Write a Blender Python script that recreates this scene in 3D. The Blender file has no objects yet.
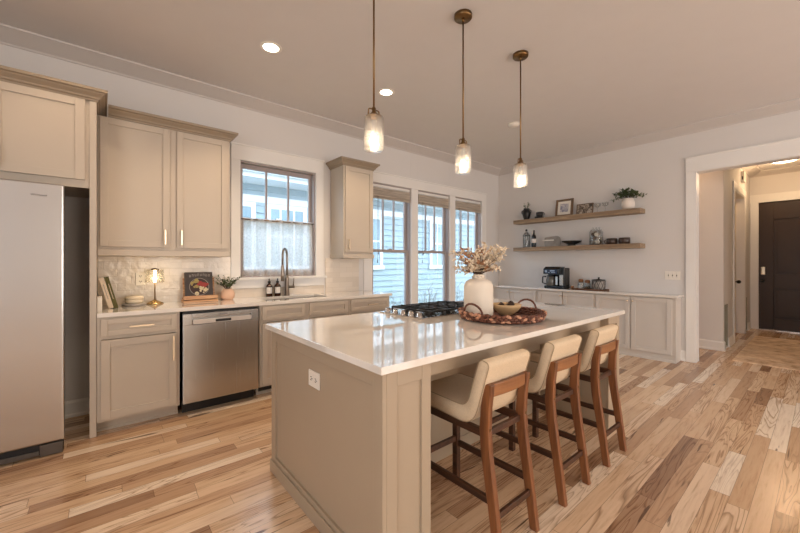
import bpy, bmesh, math, random
from mathutils import Vector, Matrix
PI = math.pi
random.seed(7)
SC = bpy.context.scene
COL = SC.collection

# ------------------------------------------------------------ camera / world / lights
EYE = 1.31
cd = bpy.data.cameras.new('camera'); cam = bpy.data.objects.new('camera', cd); COL.objects.link(cam)
cam.location = (0, 0, EYE); cam.rotation_euler = (PI/2, 0, math.radians(50.1-90))
cd.sensor_width = 36.0; cd.lens = 355.5/800*36; cd.shift_y = -3.5/800; cd.clip_start = .05
SC.camera = cam
SC.view_settings.view_transform = 'Standard'; SC.view_settings.look = 'None'
SC.view_settings.exposure = 0.0; SC.view_settings.gamma = 1.0; SC.view_settings.use_curve_mapping = False
SC.cycles.max_bounces = 10; SC.cycles.diffuse_bounces = 5; SC.cycles.transparent_max_bounces = 24
SC.cycles.caustics_reflective = False; SC.cycles.caustics_refractive = False
SC.cycles.sample_clamp_indirect = 6.0

W = bpy.data.worlds.new('overcast_sky'); SC.world = W; W.use_nodes = True
wn = W.node_tree; wn.nodes.clear()
wo = wn.nodes.new('ShaderNodeOutputWorld'); wb = wn.nodes.new('ShaderNodeBackground')
wt = wn.nodes.new('ShaderNodeTexCoord'); ws = wn.nodes.new('ShaderNodeSeparateXYZ'); wr = wn.nodes.new('ShaderNodeValToRGB')
wn.links.new(wt.outputs['Generated'], ws.inputs[0]); wn.links.new(ws.outputs['Z'], wr.inputs[0])
wr.color_ramp.elements[0].position = 0.0; wr.color_ramp.elements[0].color = (.86, .94, 1.0, 1)
wr.color_ramp.elements[1].position = 0.7; wr.color_ramp.elements[1].color = (.62, .80, 1.0, 1)
wn.links.new(wr.outputs[0], wb.inputs['Color']); wb.inputs['Strength'].default_value = 7.6
wn.links.new(wb.outputs[0], wo.inputs[0])

def area(name, loc, rot, sx, sy, power, color=(1, 1, 1), portal=False):
    l = bpy.data.lights.new(name, 'AREA'); l.shape = 'RECTANGLE'; l.size = sx; l.size_y = sy
    l.energy = power; l.color = color
    o = bpy.data.objects.new(name, l); COL.objects.link(o); o.location = loc; o.rotation_euler = rot
    if portal: l.cycles.is_portal = True
    return o
# daylight arriving through the windows in view (portals); then fill lights added out of view behind the viewer
area('portal_sink_window', (1.605, 4.25, 1.80), (-PI/2, 0, 0), .9, 1.3, 1, portal=True)
area('portal_tall_windows', (4.17, 4.25, 1.5), (-PI/2, 0, 0), 2.6, 2.0, 1, portal=True)
for wx, wcol in ((1.4, (1.0, .87, .72)), (3.2, (1.0, .93, .86)), (4.9, (.98, .98, 1.0))):
    area('living_fill_light', (wx, -4.16, 1.5), (PI/2, 0, 0), 1.35, 2.2, 58, wcol)  # added fill, warm to neutral, in front of a blank wall
area('side_fill_light', (-2.95, -1.2, 1.55), (0, -PI/2, 0), 2.2, 3.0, 96, (.95, .975, 1.0))  # added cool fill for the back wall; no window is built here

# ------------------------------------------------------------ helpers
def lin(c): return tuple((x/12.92 if x <= .04045 else ((x+.055)/1.055)**2.4) for x in c)
def rgb(r, g, b): return lin((r/255, g/255, b/255))

LOC = {}
class MB:
    def __init__(s): s.v = []; s.f = []; s.sm = []; s.mi = []; s.M = Matrix(); s.nb = -1
    def add(s, vs, fs, smooth=False, mi=0):
        b = len(s.v); s.v += [s.M @ Vector(p) for p in vs]
        for f in fs: s.f.append([b+i for i in f]); s.sm.append(smooth); s.mi.append(mi)
        return s
    def box(s, x0, x1, y0, y1, z0, z1, mi=0):
        if x0 > x1: x0, x1 = x1, x0
        if y0 > y1: y0, y1 = y1, y0
        s.nb += 1; e = (s.nb % 8)*6e-5; x0 += e; x1 -= e; y0 += e; y1 -= e; z0 += e; z1 -= e
        return s.add([(x0,y0,z0),(x1,y0,z0),(x1,y1,z0),(x0,y1,z0),(x0,y0,z1),(x1,y0,z1),(x1,y1,z1),(x0,y1,z1)],
              [(0,3,2,1),(4,5,6,7),(0,1,5,4),(1,2,6,5),(2,3,7,6),(3,0,4,7)], False, mi)
    def prism(s, pts, ax, a, b, mi=0, smooth=False):
        f = {'x': lambda p, t: (t, p[0], p[1]), 'y': lambda p, t: (p[0], t, p[1]), 'z': lambda p, t: (p[0], p[1], t)}[ax]
        n = len(pts)
        vs = [f(p, a) for p in pts]+[f(p, b) for p in pts]
        s.add(vs, [tuple(range(n)), tuple(range(2*n-1, n-1, -1))], False, mi)
        b0 = len(s.v)-2*n
        for i in range(n):
            j = (i+1) % n
            s.f.append([b0+i, b0+j, b0+n+j, b0+n+i]); s.sm.append(smooth); s.mi.append(mi)
        return s
    def lathe(s, prof, c=(0, 0, 0), n=24, mi=0, smooth=True):
        vs = []; fs = []
        for r, z in prof:
            for k in range(n):
                a = 2*PI*k/n; vs.append((c[0]+r*math.cos(a), c[1]+r*math.sin(a), c[2]+z))
        m = len(prof)
        for i in range(m-1):
            for k in range(n):
                k2 = (k+1) % n; fs.append((i*n+k, i*n+k2, (i+1)*n+k2, (i+1)*n+k))
        if prof[0][0] > 1e-6: fs.append(tuple(range(n-1, -1, -1)))
        if prof[-1][0] > 1e-6: fs.append(tuple((m-1)*n+k for k in range(n)))
        return s.add(vs, fs, smooth, mi)
    def tube(s, pts, r, n=8, mi=0, smooth=True, closed=False):
        pts = [Vector(p) for p in pts]; m = len(pts)
        rs = r if isinstance(r, (list, tuple)) else [r]*m
        vs = []; fs = []; prev = None
        for i, p in enumerate(pts):
            if closed: t = pts[(i+1) % m]-pts[i-1]
            else: t = pts[min(i+1, m-1)]-pts[max(i-1, 0)]
            t.normalize()
            if prev is None:
                up = Vector((0, 0, 1)) if abs(t.z) < .9 else Vector((1, 0, 0))
                u = t.cross(up).normalized()
            else:
                u = (prev-t*prev.dot(t)).normalized()
            prev = u; w = t.cross(u)
            for k in range(n):
                a = 2*PI*k/n; vs.append(tuple(p+(u*math.cos(a)+w*math.sin(a))*rs[i]))
        for i in range(m if closed else m-1):
            i2 = (i+1) % m
            for k in range(n):
                k2 = (k+1) % n; fs.append((i*n+k, i*n+k2, i2*n+k2, i2*n+k))
        if not closed: fs += [tuple(range(n-1, -1, -1)), tuple((m-1)*n+k for k in range(n))]
        return s.add(vs, fs, smooth, mi)
    def ball(s, c, r, n=10, mi=0, sc=(1, 1, 1)):
        m = max(4, n//2); vs = [(c[0], c[1], c[2]-r*sc[2])]; fs = []
        for i in range(1, m):
            a = -PI/2+PI*i/m
            for k in range(n):
                b = 2*PI*k/n; vs.append((c[0]+r*sc[0]*math.cos(a)*math.cos(b), c[1]+r*sc[1]*math.cos(a)*math.sin(b), c[2]+r*sc[2]*math.sin(a)))
        vs.append((c[0], c[1], c[2]+r*sc[2])); T = len(vs)-1
        for k in range(n):
            k2 = (k+1) % n; fs.append((0, 1+k2, 1+k)); fs.append((T, T-n+k, T-n+k2))
            for i in range(m-2): fs.append((1+i*n+k, 1+i*n+k2, 1+(i+1)*n+k2, 1+(i+1)*n+k))
        return s.add(vs, fs, True, mi)
    def sweep(s, prof, path, mi=0):
        # prof: (out, z) outline; path: plan points; outward is the right-hand side of travel
        m = len(path); n = len(prof); P = [Vector((p[0], p[1])) for p in path]; vs = []; fs = []
        for i in range(m):
            d0 = (P[i]-P[i-1]).normalized() if i > 0 else None
            d1 = (P[i+1]-P[i]).normalized() if i < m-1 else None
            if d0 is None: d0 = d1
            if d1 is None: d1 = d0
            n0 = Vector((d0.y, -d0.x)); n1 = Vector((d1.y, -d1.x)); b = n0+n1; b = b/(b.length_squared/2) if b.length > 1e-6 else n0
            for o, z in prof: vs.append((P[i].x+b.x*o, P[i].y+b.y*o, z))
        for i in range(m-1):
            for k in range(n):
                k2 = (k+1) % n; fs.append((i*n+k, i*n+k2, (i+1)*n+k2, (i+1)*n+k))
        fs += [tuple(range(n)), tuple((m-1)*n+k for k in range(n-1, -1, -1))]
        return s.add(vs, fs, False, mi)
    def leaf(s, p, d, L, w, up=(0, 0, 1), mi=0):
        p = Vector(p); d = Vector(d).normalized(); u = Vector(up)
        sd = d.cross(u)
        if sd.length < 1e-3: sd = d.cross(Vector((1, 0, 0)))
        sd.normalize(); nn = sd.cross(d)
        a = p; b = p+d*L*.45+sd*w*.5+nn*w*.12; c = p+d*L; e = p+d*L*.45-sd*w*.5+nn*w*.12; m = p+d*L*.45-nn*w*.05
        return s.add([a, b, c, e, m], [(0, 4, 1), (1, 4, 2), (2, 4, 3), (3, 4, 0)], False, mi)
    def build(s, name, mats, parent=None, bevel=0, loc=None, seg=2, recalc=True, label=None):
        base = Vector(LOC[parent]) if parent is not None else Vector(loc or (0, 0, 0))
        me = bpy.data.meshes.new(name)
        me.from_pydata([tuple(v-base) for v in s.v], [], s.f)
        for p, sm, mi in zip(me.polygons, s.sm, s.mi): p.use_smooth = sm; p.material_index = mi
        if recalc:
            bm = bmesh.new(); bm.from_mesh(me); bmesh.ops.recalc_face_normals(bm, faces=bm.faces); bm.to_mesh(me); bm.free()
        for m in (mats if isinstance(mats, (list, tuple)) else [mats]): me.materials.append(m)
        o = bpy.data.objects.new(name, me); COL.objects.link(o)
        if parent is not None: o.parent = parent
        else: o.location = base
        LOC[o] = base
        if bevel:
            b = o.modifiers.new('bevel', 'BEVEL'); b.width = bevel; b.segments = seg; b.limit_method = 'ANGLE'; b.angle_limit = math.radians(50)
        if label: o['label'] = label
        return o

def tag(o, label, cat, group=None, kind=None):
    o['label'] = label; o['category'] = cat
    if group: o['group'] = group
    if kind: o['kind'] = kind
    return o
def root(name, label, cat, loc, group=None):
    o = bpy.data.objects.new(name, None); COL.objects.link(o); o.location = loc; o.empty_display_size = .05
    LOC[o] = Vector(loc); return tag(o, label, cat, group)
def sroot(name, loc):
    o = bpy.data.objects.new(name, None); COL.objects.link(o); o.location = loc; o.empty_display_size = .05
    LOC[o] = Vector(loc); o['kind'] = 'structure'; return o
def struct(name, mb, m, bevel=0, loc=None):
    o = mb.build(name, m, None, bevel, loc); o['kind'] = 'structure'; return o
def copy_tree(o, loc, label=None, group=None, rz=None):
    r = o.copy(); COL.objects.link(r); r.location = loc
    if rz is not None: r.rotation_euler = (0, 0, rz)
    if label: r['label'] = label
    if group: r['group'] = group
    for ch in list(o.children):
        c = ch.copy(); COL.objects.link(c); c.parent = r
        for g in list(ch.children):
            d = g.copy(); COL.objects.link(d); d.parent = c
    return r

# ------------------------------------------------------------ materials
def nd(t, typ, **kw):
    n = t.nodes.new(typ)
    for k, v in kw.items():
        if k in n.inputs: n.inputs[k].default_value = v
        else: setattr(n, k, v)
    return n
def mat(name, col, rough=.5, metal=0., var=.05, vscale=6., bump=0., bscale=80., spec=.5, emit=None, estr=0., stretch=None, coat=0.):
    m = bpy.data.materials.new(name); m.use_nodes = True; t = m.node_tree; b = t.nodes['Principled BSDF']
    b.inputs['Roughness'].default_value = rough; b.inputs['Metallic'].default_value = metal
    b.inputs['Specular IOR Level'].default_value = spec; b.inputs['Coat Weight'].default_value = coat; b.inputs['Coat Roughness'].default_value = .02
    tc = nd(t, 'ShaderNodeTexCoord'); mp = nd(t, 'ShaderNodeMapping'); t.links.new(tc.outputs['Object'], mp.inputs[0])
    if stretch: mp.inputs['Scale'].default_value = stretch
    n = nd(t, 'ShaderNodeTexNoise', Scale=vscale, Detail=4.); t.links.new(mp.outputs[0], n.inputs['Vector'])
    r = nd(t, 'ShaderNodeValToRGB'); t.links.new(n.outputs['Fac'], r.inputs[0])
    r.color_ramp.elements[0].position = .3; r.color_ramp.elements[1].position = .7
    r.color_ramp.elements[0].color = tuple(max(0, c*(1-var)) for c in col)+(1,)
    r.color_ramp.elements[1].color = tuple(min(1, c*(1+var)) for c in col)+(1,)
    t.links.new(r.outputs[0], b.inputs['Base Color'])
    if bump:
        n2 = nd(t, 'ShaderNodeTexNoise', Scale=bscale, Detail=3.); t.links.new(mp.outputs[0], n2.inputs['Vector'])
        bp = nd(t, 'ShaderNodeBump', Strength=bump, Distance=.01); t.links.new(n2.outputs['Fac'], bp.inputs['Height']); t.links.new(bp.outputs[0], b.inputs['Normal'])
    if emit:
        b.inputs['Emission Color'].default_value = tuple(emit)+(1,); b.inputs['Emission Strength'].default_value = estr
    return m
def glass(name, tint=(1, 1, 1), refl=.08, bump=0., bscale=60., rough=0.02, milk=0., gain=.6):
    m = bpy.data.materials.new(name); m.use_nodes = True; t = m.node_tree; t.nodes.clear()
    o = nd(t, 'ShaderNodeOutputMaterial'); tr = nd(t, 'ShaderNodeBsdfTransparent'); tr.inputs[0].default_value = tuple(tint)+(1,)
    g = nd(t, 'ShaderNodeBsdfGlossy', Roughness=rough); mx = nd(t, 'ShaderNodeMixShader')
    lw = nd(t, 'ShaderNodeLayerWeight', Blend=.25); mr = nd(t, 'ShaderNodeMapRange'); mr.inputs['To Min'].default_value = refl; mr.inputs['To Max'].default_value = min(1, refl+gain)
    t.links.new(lw.outputs['Facing'], mr.inputs[0]); t.links.new(mr.outputs[0], mx.inputs[0])
    first = tr
    if milk:
        tl = nd(t, 'ShaderNodeBsdfTranslucent'); tl.inputs[0].default_value = (1, .97, .92, 1); mk = nd(t, 'ShaderNodeMixShader', Fac=milk)
        t.links.new(tr.outputs[0], mk.inputs[1]); t.links.new(tl.outputs[0], mk.inputs[2]); first = mk
    t.links.new(first.outputs[0], mx.inputs[1]); t.links.new(g.outputs[0], mx.inputs[2]); t.links.new(mx.outputs[0], o.inputs[0])
    if bump:
        tc = nd(t, 'ShaderNodeTexCoord'); v = nd(t, 'ShaderNodeTexVoronoi', Scale=bscale); t.links.new(tc.outputs['Object'], v.inputs['Vector'])
        bp = nd(t, 'ShaderNodeBump', Strength=bump, Distance=.004); t.links.new(v.outputs['Distance'], bp.inputs['Height'])
        t.links.new(bp.outputs[0], g.inputs['Normal']); t.links.new(bp.outputs[0], lw.inputs['Normal'])
    return m
def emis(name, col, s):
    m = bpy.data.materials.new(name); m.use_nodes = True; t = m.node_tree; t.nodes.clear()
    o = nd(t, 'ShaderNodeOutputMaterial'); e = nd(t, 'ShaderNodeEmission', Strength=s); e.inputs[0].default_value = tuple(col)+(1,)
    t.links.new(e.outputs[0], o.inputs[0]); return m
def math_n(t, op, a, b=None):
    n = nd(t, 'ShaderNodeMath', operation=op)
    for i, x in enumerate((a, b)):
        if x is None: continue
        if isinstance(x, (int, float)): n.inputs[i].default_value = x
        else: t.links.new(x, n.inputs[i])
    return n.outputs[0]
def ramp(t, fac, stops):
    r = nd(t, 'ShaderNodeValToRGB'); cr = r.color_ramp
    while len(cr.elements) < len(stops): cr.elements.new(.5)
    for e, (p, c) in zip(cr.elements, stops): e.position = p; e.color = tuple(c)+(1,)
    t.links.new(fac, r.inputs[0]); return r.outputs[0]
def mixc(t, fac, a, b, mode='MIX'):
    n = nd(t, 'ShaderNodeMix', data_type='RGBA', blend_type=mode)
    for k, x in ((0, fac), (6, a), (7, b)):
        if isinstance(x, (int, float)): n.inputs[k].default_value = x
        elif isinstance(x, tuple): n.inputs[k].default_value = x+(1,)
        else: t.links.new(x, n.inputs[k])
    return n.outputs[2]

def floor_mat():
    m = bpy.data.materials.new('oak_plank_floor'); m.use_nodes = True; t = m.node_tree; b = t.nodes['Principled BSDF']
    tc = nd(t, 'ShaderNodeTexCoord'); sp = nd(t, 'ShaderNodeSeparateXYZ'); t.links.new(tc.outputs['Object'], sp.inputs[0])
    X, Y = sp.outputs[0], sp.outputs[1]
    pw = .086
    yr = math_n(t, 'DIVIDE', Y, pw); row = math_n(t, 'FLOOR', yr); fy = math_n(t, 'FRACT', yr)
    w1 = nd(t, 'ShaderNodeTexWhiteNoise', noise_dimensions='1D'); t.links.new(row, w1.inputs['W'])
    plen = math_n(t, 'ADD', math_n(t, 'MULTIPLY', w1.outputs['Value'], .7), .65)
    w1b = nd(t, 'ShaderNodeTexWhiteNoise', noise_dimensions='1D'); t.links.new(math_n(t, 'ADD', row, 91.7), w1b.inputs['W'])
    xr = math_n(t, 'DIVIDE', math_n(t, 'ADD', X, math_n(t, 'MULTIPLY', w1b.outputs['Value'], 9.)), plen)
    idx = math_n(t, 'FLOOR', xr); fx = math_n(t, 'FRACT', xr)
    cv = nd(t, 'ShaderNodeCombineXYZ'); t.links.new(row, cv.inputs[0]); t.links.new(idx, cv.inputs[1])
    wn2 = nd(t, 'ShaderNodeTexWhiteNoise', noise_dimensions='3D'); t.links.new(cv.outputs[0], wn2.inputs['Vector'])
    rnd = wn2.outputs['Value']; rs = nd(t, 'ShaderNodeSeparateColor'); t.links.new(wn2.outputs['Color'], rs.inputs[0])
    base = ramp(t, rnd, [(0, rgb(156, 120, 92)), (.12, rgb(190, 153, 121)), (.35, rgb(214, 179, 145)), (.65, rgb(226, 194, 161)), (.86, rgb(236, 210, 182)), (1, rgb(246, 230, 210))])
    # grain coordinates, shifted per plank
    g = nd(t, 'ShaderNodeCombineXYZ')
    t.links.new(math_n(t, 'ADD', math_n(t, 'MULTIPLY', X, 1.15), math_n(t, 'MULTIPLY', rs.outputs[0], 37.)), g.inputs[0])
    t.links.new(math_n(t, 'ADD', math_n(t, 'MULTIPLY', Y, 15.), math_n(t, 'MULTIPLY', rs.outputs[1], 53.)), g.inputs[1])
    t.links.new(math_n(t, 'MULTIPLY', rs.outputs[2], 19.), g.inputs[2])
    fine = nd(t, 'ShaderNodeTexNoise', Scale=3.2, Detail=6., Roughness=.65, Distortion=.4); t.links.new(g.outputs[0], fine.inputs['Vector'])
    cath = nd(t, 'ShaderNodeTexNoise', Scale=.62, Detail=2., Roughness=.5, Distortion=.9); t.links.new(g.outputs[0], cath.inputs['Vector'])
    rings = math_n(t, 'FRACT', math_n(t, 'MULTIPLY', cath.outputs['Fac'], 13.))
    ringc = ramp(t, rings, [(0, (.27, .19, .13)), (.12, (.66, .56, .48)), (.3, (1, 1, 1)), (.9, (1, 1, 1)), (1, (.5, .38, .30))])
    sel = ramp(t, rs.outputs[1], [(.36, (0, 0, 0)), (.56, (1, 1, 1))])
    selv = nd(t, 'ShaderNodeSeparateColor'); t.links.new(sel, selv.inputs[0])
    c1 = mixc(t, math_n(t, 'MULTIPLY', selv.outputs[0], .75), base, mixc(t, 1., base, ringc, 'MULTIPLY'))
    finec = ramp(t, fine.outputs['Fac'], [(.30, (.50, .38, .29)), (.42, (.86, .80, .75)), (.52, (.98, .97, .95)), (.7, (1.06, 1.05, 1.04))])
    c2 = mixc(t, .7, c1, mixc(t, 1., c1, finec, 'MULTIPLY'))
    kn = nd(t, 'ShaderNodeTexNoise', Scale=.95, Detail=3., Roughness=.55, Distortion=1.2); t.links.new(g.outputs[0], kn.inputs['Vector'])
    kc = ramp(t, kn.outputs['Fac'], [(.672, (0, 0, 0)), (.705, (1, 1, 1))])
    kv = nd(t, 'ShaderNodeSeparateColor'); t.links.new(kc, kv.inputs[0])
    c3 = mixc(t, math_n(t, 'MULTIPLY', kv.outputs[0], .8), c2, rgb(74, 46, 28))
    # joints
    gy = math_n(t, 'MINIMUM', fy, math_n(t, 'SUBTRACT', 1., fy)); gx = math_n(t, 'MULTIPLY', math_n(t, 'MINIMUM', fx, math_n(t, 'SUBTRACT', 1., fx)), plen)
    ly = math_n(t, 'LESS_THAN', gy, .013); lx = math_n(t, 'LESS_THAN', gx, .0014)
    gap = math_n(t, 'MAXIMUM', ly, lx)
    c4 = mixc(t, math_n(t, 'MULTIPLY', gap, .55), c3, rgb(78, 50, 32))
    t.links.new(c4, b.inputs['Base Color'])
    t.links.new(math_n(t, 'ADD', math_n(t, 'MULTIPLY', fine.outputs['Fac'], .12), .16), b.inputs['Roughness'])
    bp = nd(t, 'ShaderNodeBump', Strength=.12, Distance=.003); t.links.new(math_n(t, 'SUBTRACT', fine.outputs['Fac'], gap), bp.inputs['Height']); t.links.new(bp.outputs[0], b.inputs['Normal'])
    return m
def wood(name, dark, light, axis='x', rough=.45, scale=1.):
    st = {'x': (1.5, 22, 22), 'y': (22, 1.5, 22), 'z': (22, 22, 1.5)}[axis]
    m = bpy.data.materials.new(name); m.use_nodes = True; t = m.node_tree; b = t.nodes['Principled BSDF']
    tc = nd(t, 'ShaderNodeTexCoord'); mp = nd(t, 'ShaderNodeMapping'); mp.inputs['Scale'].default_value = tuple(s*scale for s in st); t.links.new(tc.outputs['Object'], mp.inputs[0])
    n = nd(t, 'ShaderNodeTexNoise', Scale=1.6, Detail=5., Roughness=.6, Distortion=.6); t.links.new(mp.outputs[0], n.inputs['Vector'])
    t.links.new(ramp(t, n.outputs['Fac'], [(.3, dark), (.7, light)]), b.inputs['Base Color']); b.inputs['Roughness'].default_value = rough
    bp = nd(t, 'ShaderNodeBump', Strength=.1, Distance=.003); t.links.new(n.outputs['Fac'], bp.inputs['Height']); t.links.new(bp.outputs[0], b.inputs['Normal'])
    return m
def steel(name, col, axis, rough=.28):
    st = {'x': (.6, 90, 90), 'z': (90, 90, .6)}[axis]
    m = bpy.data.materials.new(name); m.use_nodes = True; t = m.node_tree; b = t.nodes['Principled BSDF']
    b.inputs['Metallic'].default_value = 1.; b.inputs['Base Color'].default_value = tuple(col)+(1,)
    tc = nd(t, 'ShaderNodeTexCoord'); mp = nd(t, 'ShaderNodeMapping'); mp.inputs['Scale'].default_value = st; t.links.new(tc.outputs['Object'], mp.inputs[0])
    n = nd(t, 'ShaderNodeTexNoise', Scale=3., Detail=3.); t.links.new(mp.outputs[0], n.inputs['Vector'])
    t.links.new(math_n(t, 'ADD', math_n(t, 'MULTIPLY', n.outputs['Fac'], .02), rough-.01), b.inputs['Roughness'])
    n2 = nd(t, 'ShaderNodeTexNoise', Scale=1.7, Detail=1.); t.links.new(tc.outputs['Object'], n2.inputs['Vector'])
    mxh = math_n(t, 'ADD', math_n(t, 'MULTIPLY', n.outputs['Fac'], .0002), n2.outputs['Fac'])
    bp = nd(t, 'ShaderNodeBump', Strength=.2, Distance=.02); t.links.new(mxh, bp.inputs['Height']); t.links.new(bp.outputs[0], b.inputs['Normal'])
    return m
def tile_mat():
    m = bpy.data.materials.new('glazed_subway_tile'); m.use_nodes = True; t = m.node_tree; b = t.nodes['Principled BSDF']
    tc = nd(t, 'ShaderNodeTexCoord'); sp = nd(t, 'ShaderNodeSeparateXYZ'); t.links.new(tc.outputs['Object'], sp.inputs[0])
    cb = nd(t, 'ShaderNodeCombineXYZ'); t.links.new(sp.outputs[0], cb.inputs[0]); t.links.new(sp.outputs[2], cb.inputs[1])
    br = nd(t, 'ShaderNodeTexBrick', Scale=1., **{'Brick Width': .2, 'Row Height': .066, 'Mortar Size': .0022, 'Mortar Smooth': .3, 'Bias': 0.})
    br.inputs['Color1'].default_value = rgb(228, 218, 205)+(1,); br.inputs['Color2'].default_value = rgb(216, 205, 191)+(1,); br.inputs['Mortar'].default_value = rgb(214, 203, 190)+(1,)
    t.links.new(cb.outputs[0], br.inputs['Vector']); t.links.new(br.outputs['Color'], b.inputs['Base Color'])
    n = nd(t, 'ShaderNodeTexNoise', Scale=17., Detail=2.); t.links.new(tc.outputs['Object'], n.inputs['Vector'])
    bp = nd(t, 'ShaderNodeBump', Strength=.35, Distance=.02); t.links.new(math_n(t, 'SUBTRACT', math_n(t, 'MULTIPLY', n.outputs['Fac'], .6), math_n(t, 'MULTIPLY', br.outputs['Fac'], .25)), bp.inputs['Height']); t.links.new(bp.outputs[0], b.inputs['Normal'])
    b.inputs['Roughness'].default_value = .1
    return m
def linen_mat():
    m = bpy.data.materials.new('sheer_linen'); m.use_nodes = True; t = m.node_tree; t.nodes.clear()
    o = nd(t, 'ShaderNodeOutputMaterial'); d = nd(t, 'ShaderNodeBsdfDiffuse'); tl = nd(t, 'ShaderNodeBsdfTranslucent'); tr = nd(t, 'ShaderNodeBsdfTransparent')
    tc = nd(t, 'ShaderNodeTexCoord'); n = nd(t, 'ShaderNodeTexNoise', Scale=60., Detail=5., Roughness=.7); t.links.new(tc.outputs['Object'], n.inputs['Vector'])
    c = ramp(t, n.outputs['Fac'], [(.35, rgb(214, 208, 202)), (.6, rgb(240, 236, 230))])
    t.links.new(c, d.inputs[0]); t.links.new(c, tl.inputs[0])
    m1 = nd(t, 'ShaderNodeMixShader', Fac=.62); t.links.new(d.outputs[0], m1.inputs[1]); t.links.new(tl.outputs[0], m1.inputs[2])
    m2 = nd(t, 'ShaderNodeMixShader', Fac=.28); t.links.new(m1.outputs[0], m2.inputs[1]); t.links.new(tr.outputs[0], m2.inputs[2]); t.links.new(m2.outputs[0], o.inputs[0])
    return m
def siding_mat():
    m = mat('painted_lap_siding', rgb(146, 164, 173), .6, var=.03, vscale=2.)
    return m
def rug_mat():
    m = bpy.data.materials.new('distressed_rug'); m.use_nodes = True; t = m.node_tree; b = t.nodes['Principled BSDF']
    tc = nd(t, 'ShaderNodeTexCoord'); n = nd(t, 'ShaderNodeTexNoise', Scale=5., Detail=8., Roughness=.75); t.links.new(tc.outputs['Object'], n.inputs['Vector'])
    v = nd(t, 'ShaderNodeTexVoronoi', Scale=7.); t.links.new(tc.outputs['Object'], v.inputs['Vector'])
    c = ramp(t, n.outputs['Fac'], [(.38, rgb(176, 144, 112)), (.5, rgb(222, 198, 170)), (.62, rgb(240, 224, 202))])
    c2 = mixc(t, .35, c, ramp(t, v.outputs['Distance'], [(.1, rgb(140, 106, 82)), (.6, rgb(224, 198, 168))]))
    t.links.new(c2, b.inputs['Base Color']); b.inputs['Roughness'].default_value = .95
    return m
def art_mat(name, bg, c1, c2, scale):
    m = bpy.data.materials.new(name); m.use_nodes = True; t = m.node_tree; b = t.nodes['Principled BSDF']
    tc = nd(t, 'ShaderNodeTexCoord'); n = nd(t, 'ShaderNodeTexNoise', Scale=scale, Detail=4., Distortion=1.); t.links.new(tc.outputs['Object'], n.inputs['Vector'])
    t.links.new(ramp(t, n.outputs['Fac'], [(.38, c2), (.5, c1), (.62, bg)]), b.inputs['Base Color']); b.inputs['Roughness'].default_value = .6
    return m

M = {}
M['wall'] = mat('warm_white_wall_paint', rgb(216, 212, 209), .7, var=.012, vscale=1.5)
M['ceiling'] = mat('ceiling_paint', rgb(216, 212, 210), .8, var=.01)
M['trim'] = mat('white_trim_paint', rgb(232, 229, 225), .4, var=.01)
M['cab'] = mat('greige_cabinet_paint', rgb(190, 178, 163), .42, var=.015, vscale=3)
M['sash'] = mat('shade_greyed_sash_paint', rgb(164, 154, 152), .45, var=.01)  # greyed so the sash colour carries its backlit shade
M['crown'] = mat('crown_paint_with_shade', rgb(150, 134, 114), .45, var=.015, vscale=3)  # cabinet crown darkened, its shade put into the colour
M['builtin'] = mat('pale_greige_cabinet_paint', rgb(206, 199, 191), .42, var=.012, vscale=3)
M['cove'] = mat('crown_flat_paint', rgb(204, 198, 194), .7, var=.01)
M['cabin'] = mat('cabinet_interior_brown', rgb(112, 84, 60), .6, var=.05)
M['island'] = mat('taupe_island_paint', rgb(172, 155, 134), .42, var=.015, vscale=3)
M['floor'] = floor_mat()
M['quartz'] = mat('polished_white_quartz', rgb(232, 226, 218), .03, var=.02, vscale=9, spec=.7, coat=.6)
M['steel_h'] = steel('brushed_steel_fridge', (.60, .585, .57), 'x', .26)
M['steel_v'] = steel('brushed_steel_dishwasher', (.54, .53, .52), 'z', .27)
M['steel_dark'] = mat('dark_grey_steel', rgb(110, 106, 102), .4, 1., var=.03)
M['chrome'] = mat('polished_steel', rgb(214, 210, 206), .18, 1., var=.02)
M['strip'] = mat('pale_silver_strip', rgb(206, 198, 190), .35, .2, var=.01)
M['nickel'] = mat('champagne_nickel', rgb(222, 204, 178), .28, 1., var=.03)
M['faucet'] = mat('brushed_pewter', rgb(150, 138, 126), .3, 1., var=.03)
M['bronze'] = mat('antique_brass', rgb(128, 100, 66), .35, 1., var=.12, vscale=20)
M['brass'] = mat('lamp_brass', rgb(190, 160, 110), .25, 1., var=.05)
M['black'] = mat('matte_black', rgb(26, 25, 25), .45, var=.1)
M['blackgloss'] = mat('gloss_black_plastic', rgb(20, 22, 26), .15, var=.1)
M['iron'] = mat('cast_iron', rgb(34, 33, 33), .5, .3, var=.15, bump=.2, bscale=150)
M['white'] = mat('white_plastic', rgb(238, 232, 222), .35, var=.01)
M['dark'] = mat('dark_slot', rgb(60, 55, 50), .6, var=.02)
M['tile'] = tile_mat()
M['linen'] = linen_mat()
M['stoolwood'] = wood('walnut_stool_wood', rgb(88, 50, 28), rgb(148, 94, 55), 'z', .38, .6)
M['crest'] = wood('walnut_crest_wood', rgb(104, 62, 36), rgb(166, 112, 68), 'x', .38, .6)
M['stooldark'] = wood('dark_walnut_wood', rgb(46, 28, 19), rgb(88, 55, 36), 'y', .4)
M['fabric'] = mat('beige_linen_upholstery', rgb(218, 196, 166), .95, var=.06, vscale=140, bump=.35, bscale=420)
M['piping'] = mat('beige_seam', rgb(168, 146, 118), .95, var=.04)
M['shelf'] = wood('driftwood_oak', rgb(122, 100, 78), rgb(172, 148, 120), 'y', .6)
M['vase'] = mat('cream_ceramic', rgb(232, 220, 204), .75, var=.03, bump=.08, bscale=40)
M['rattan'] = mat('dark_woven_rattan', rgb(104, 62, 46), .65, var=.5, vscale=60)
M['rattan2'] = mat('pale_woven_rattan', rgb(190, 140, 112), .65, var=.4, vscale=60)
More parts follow.
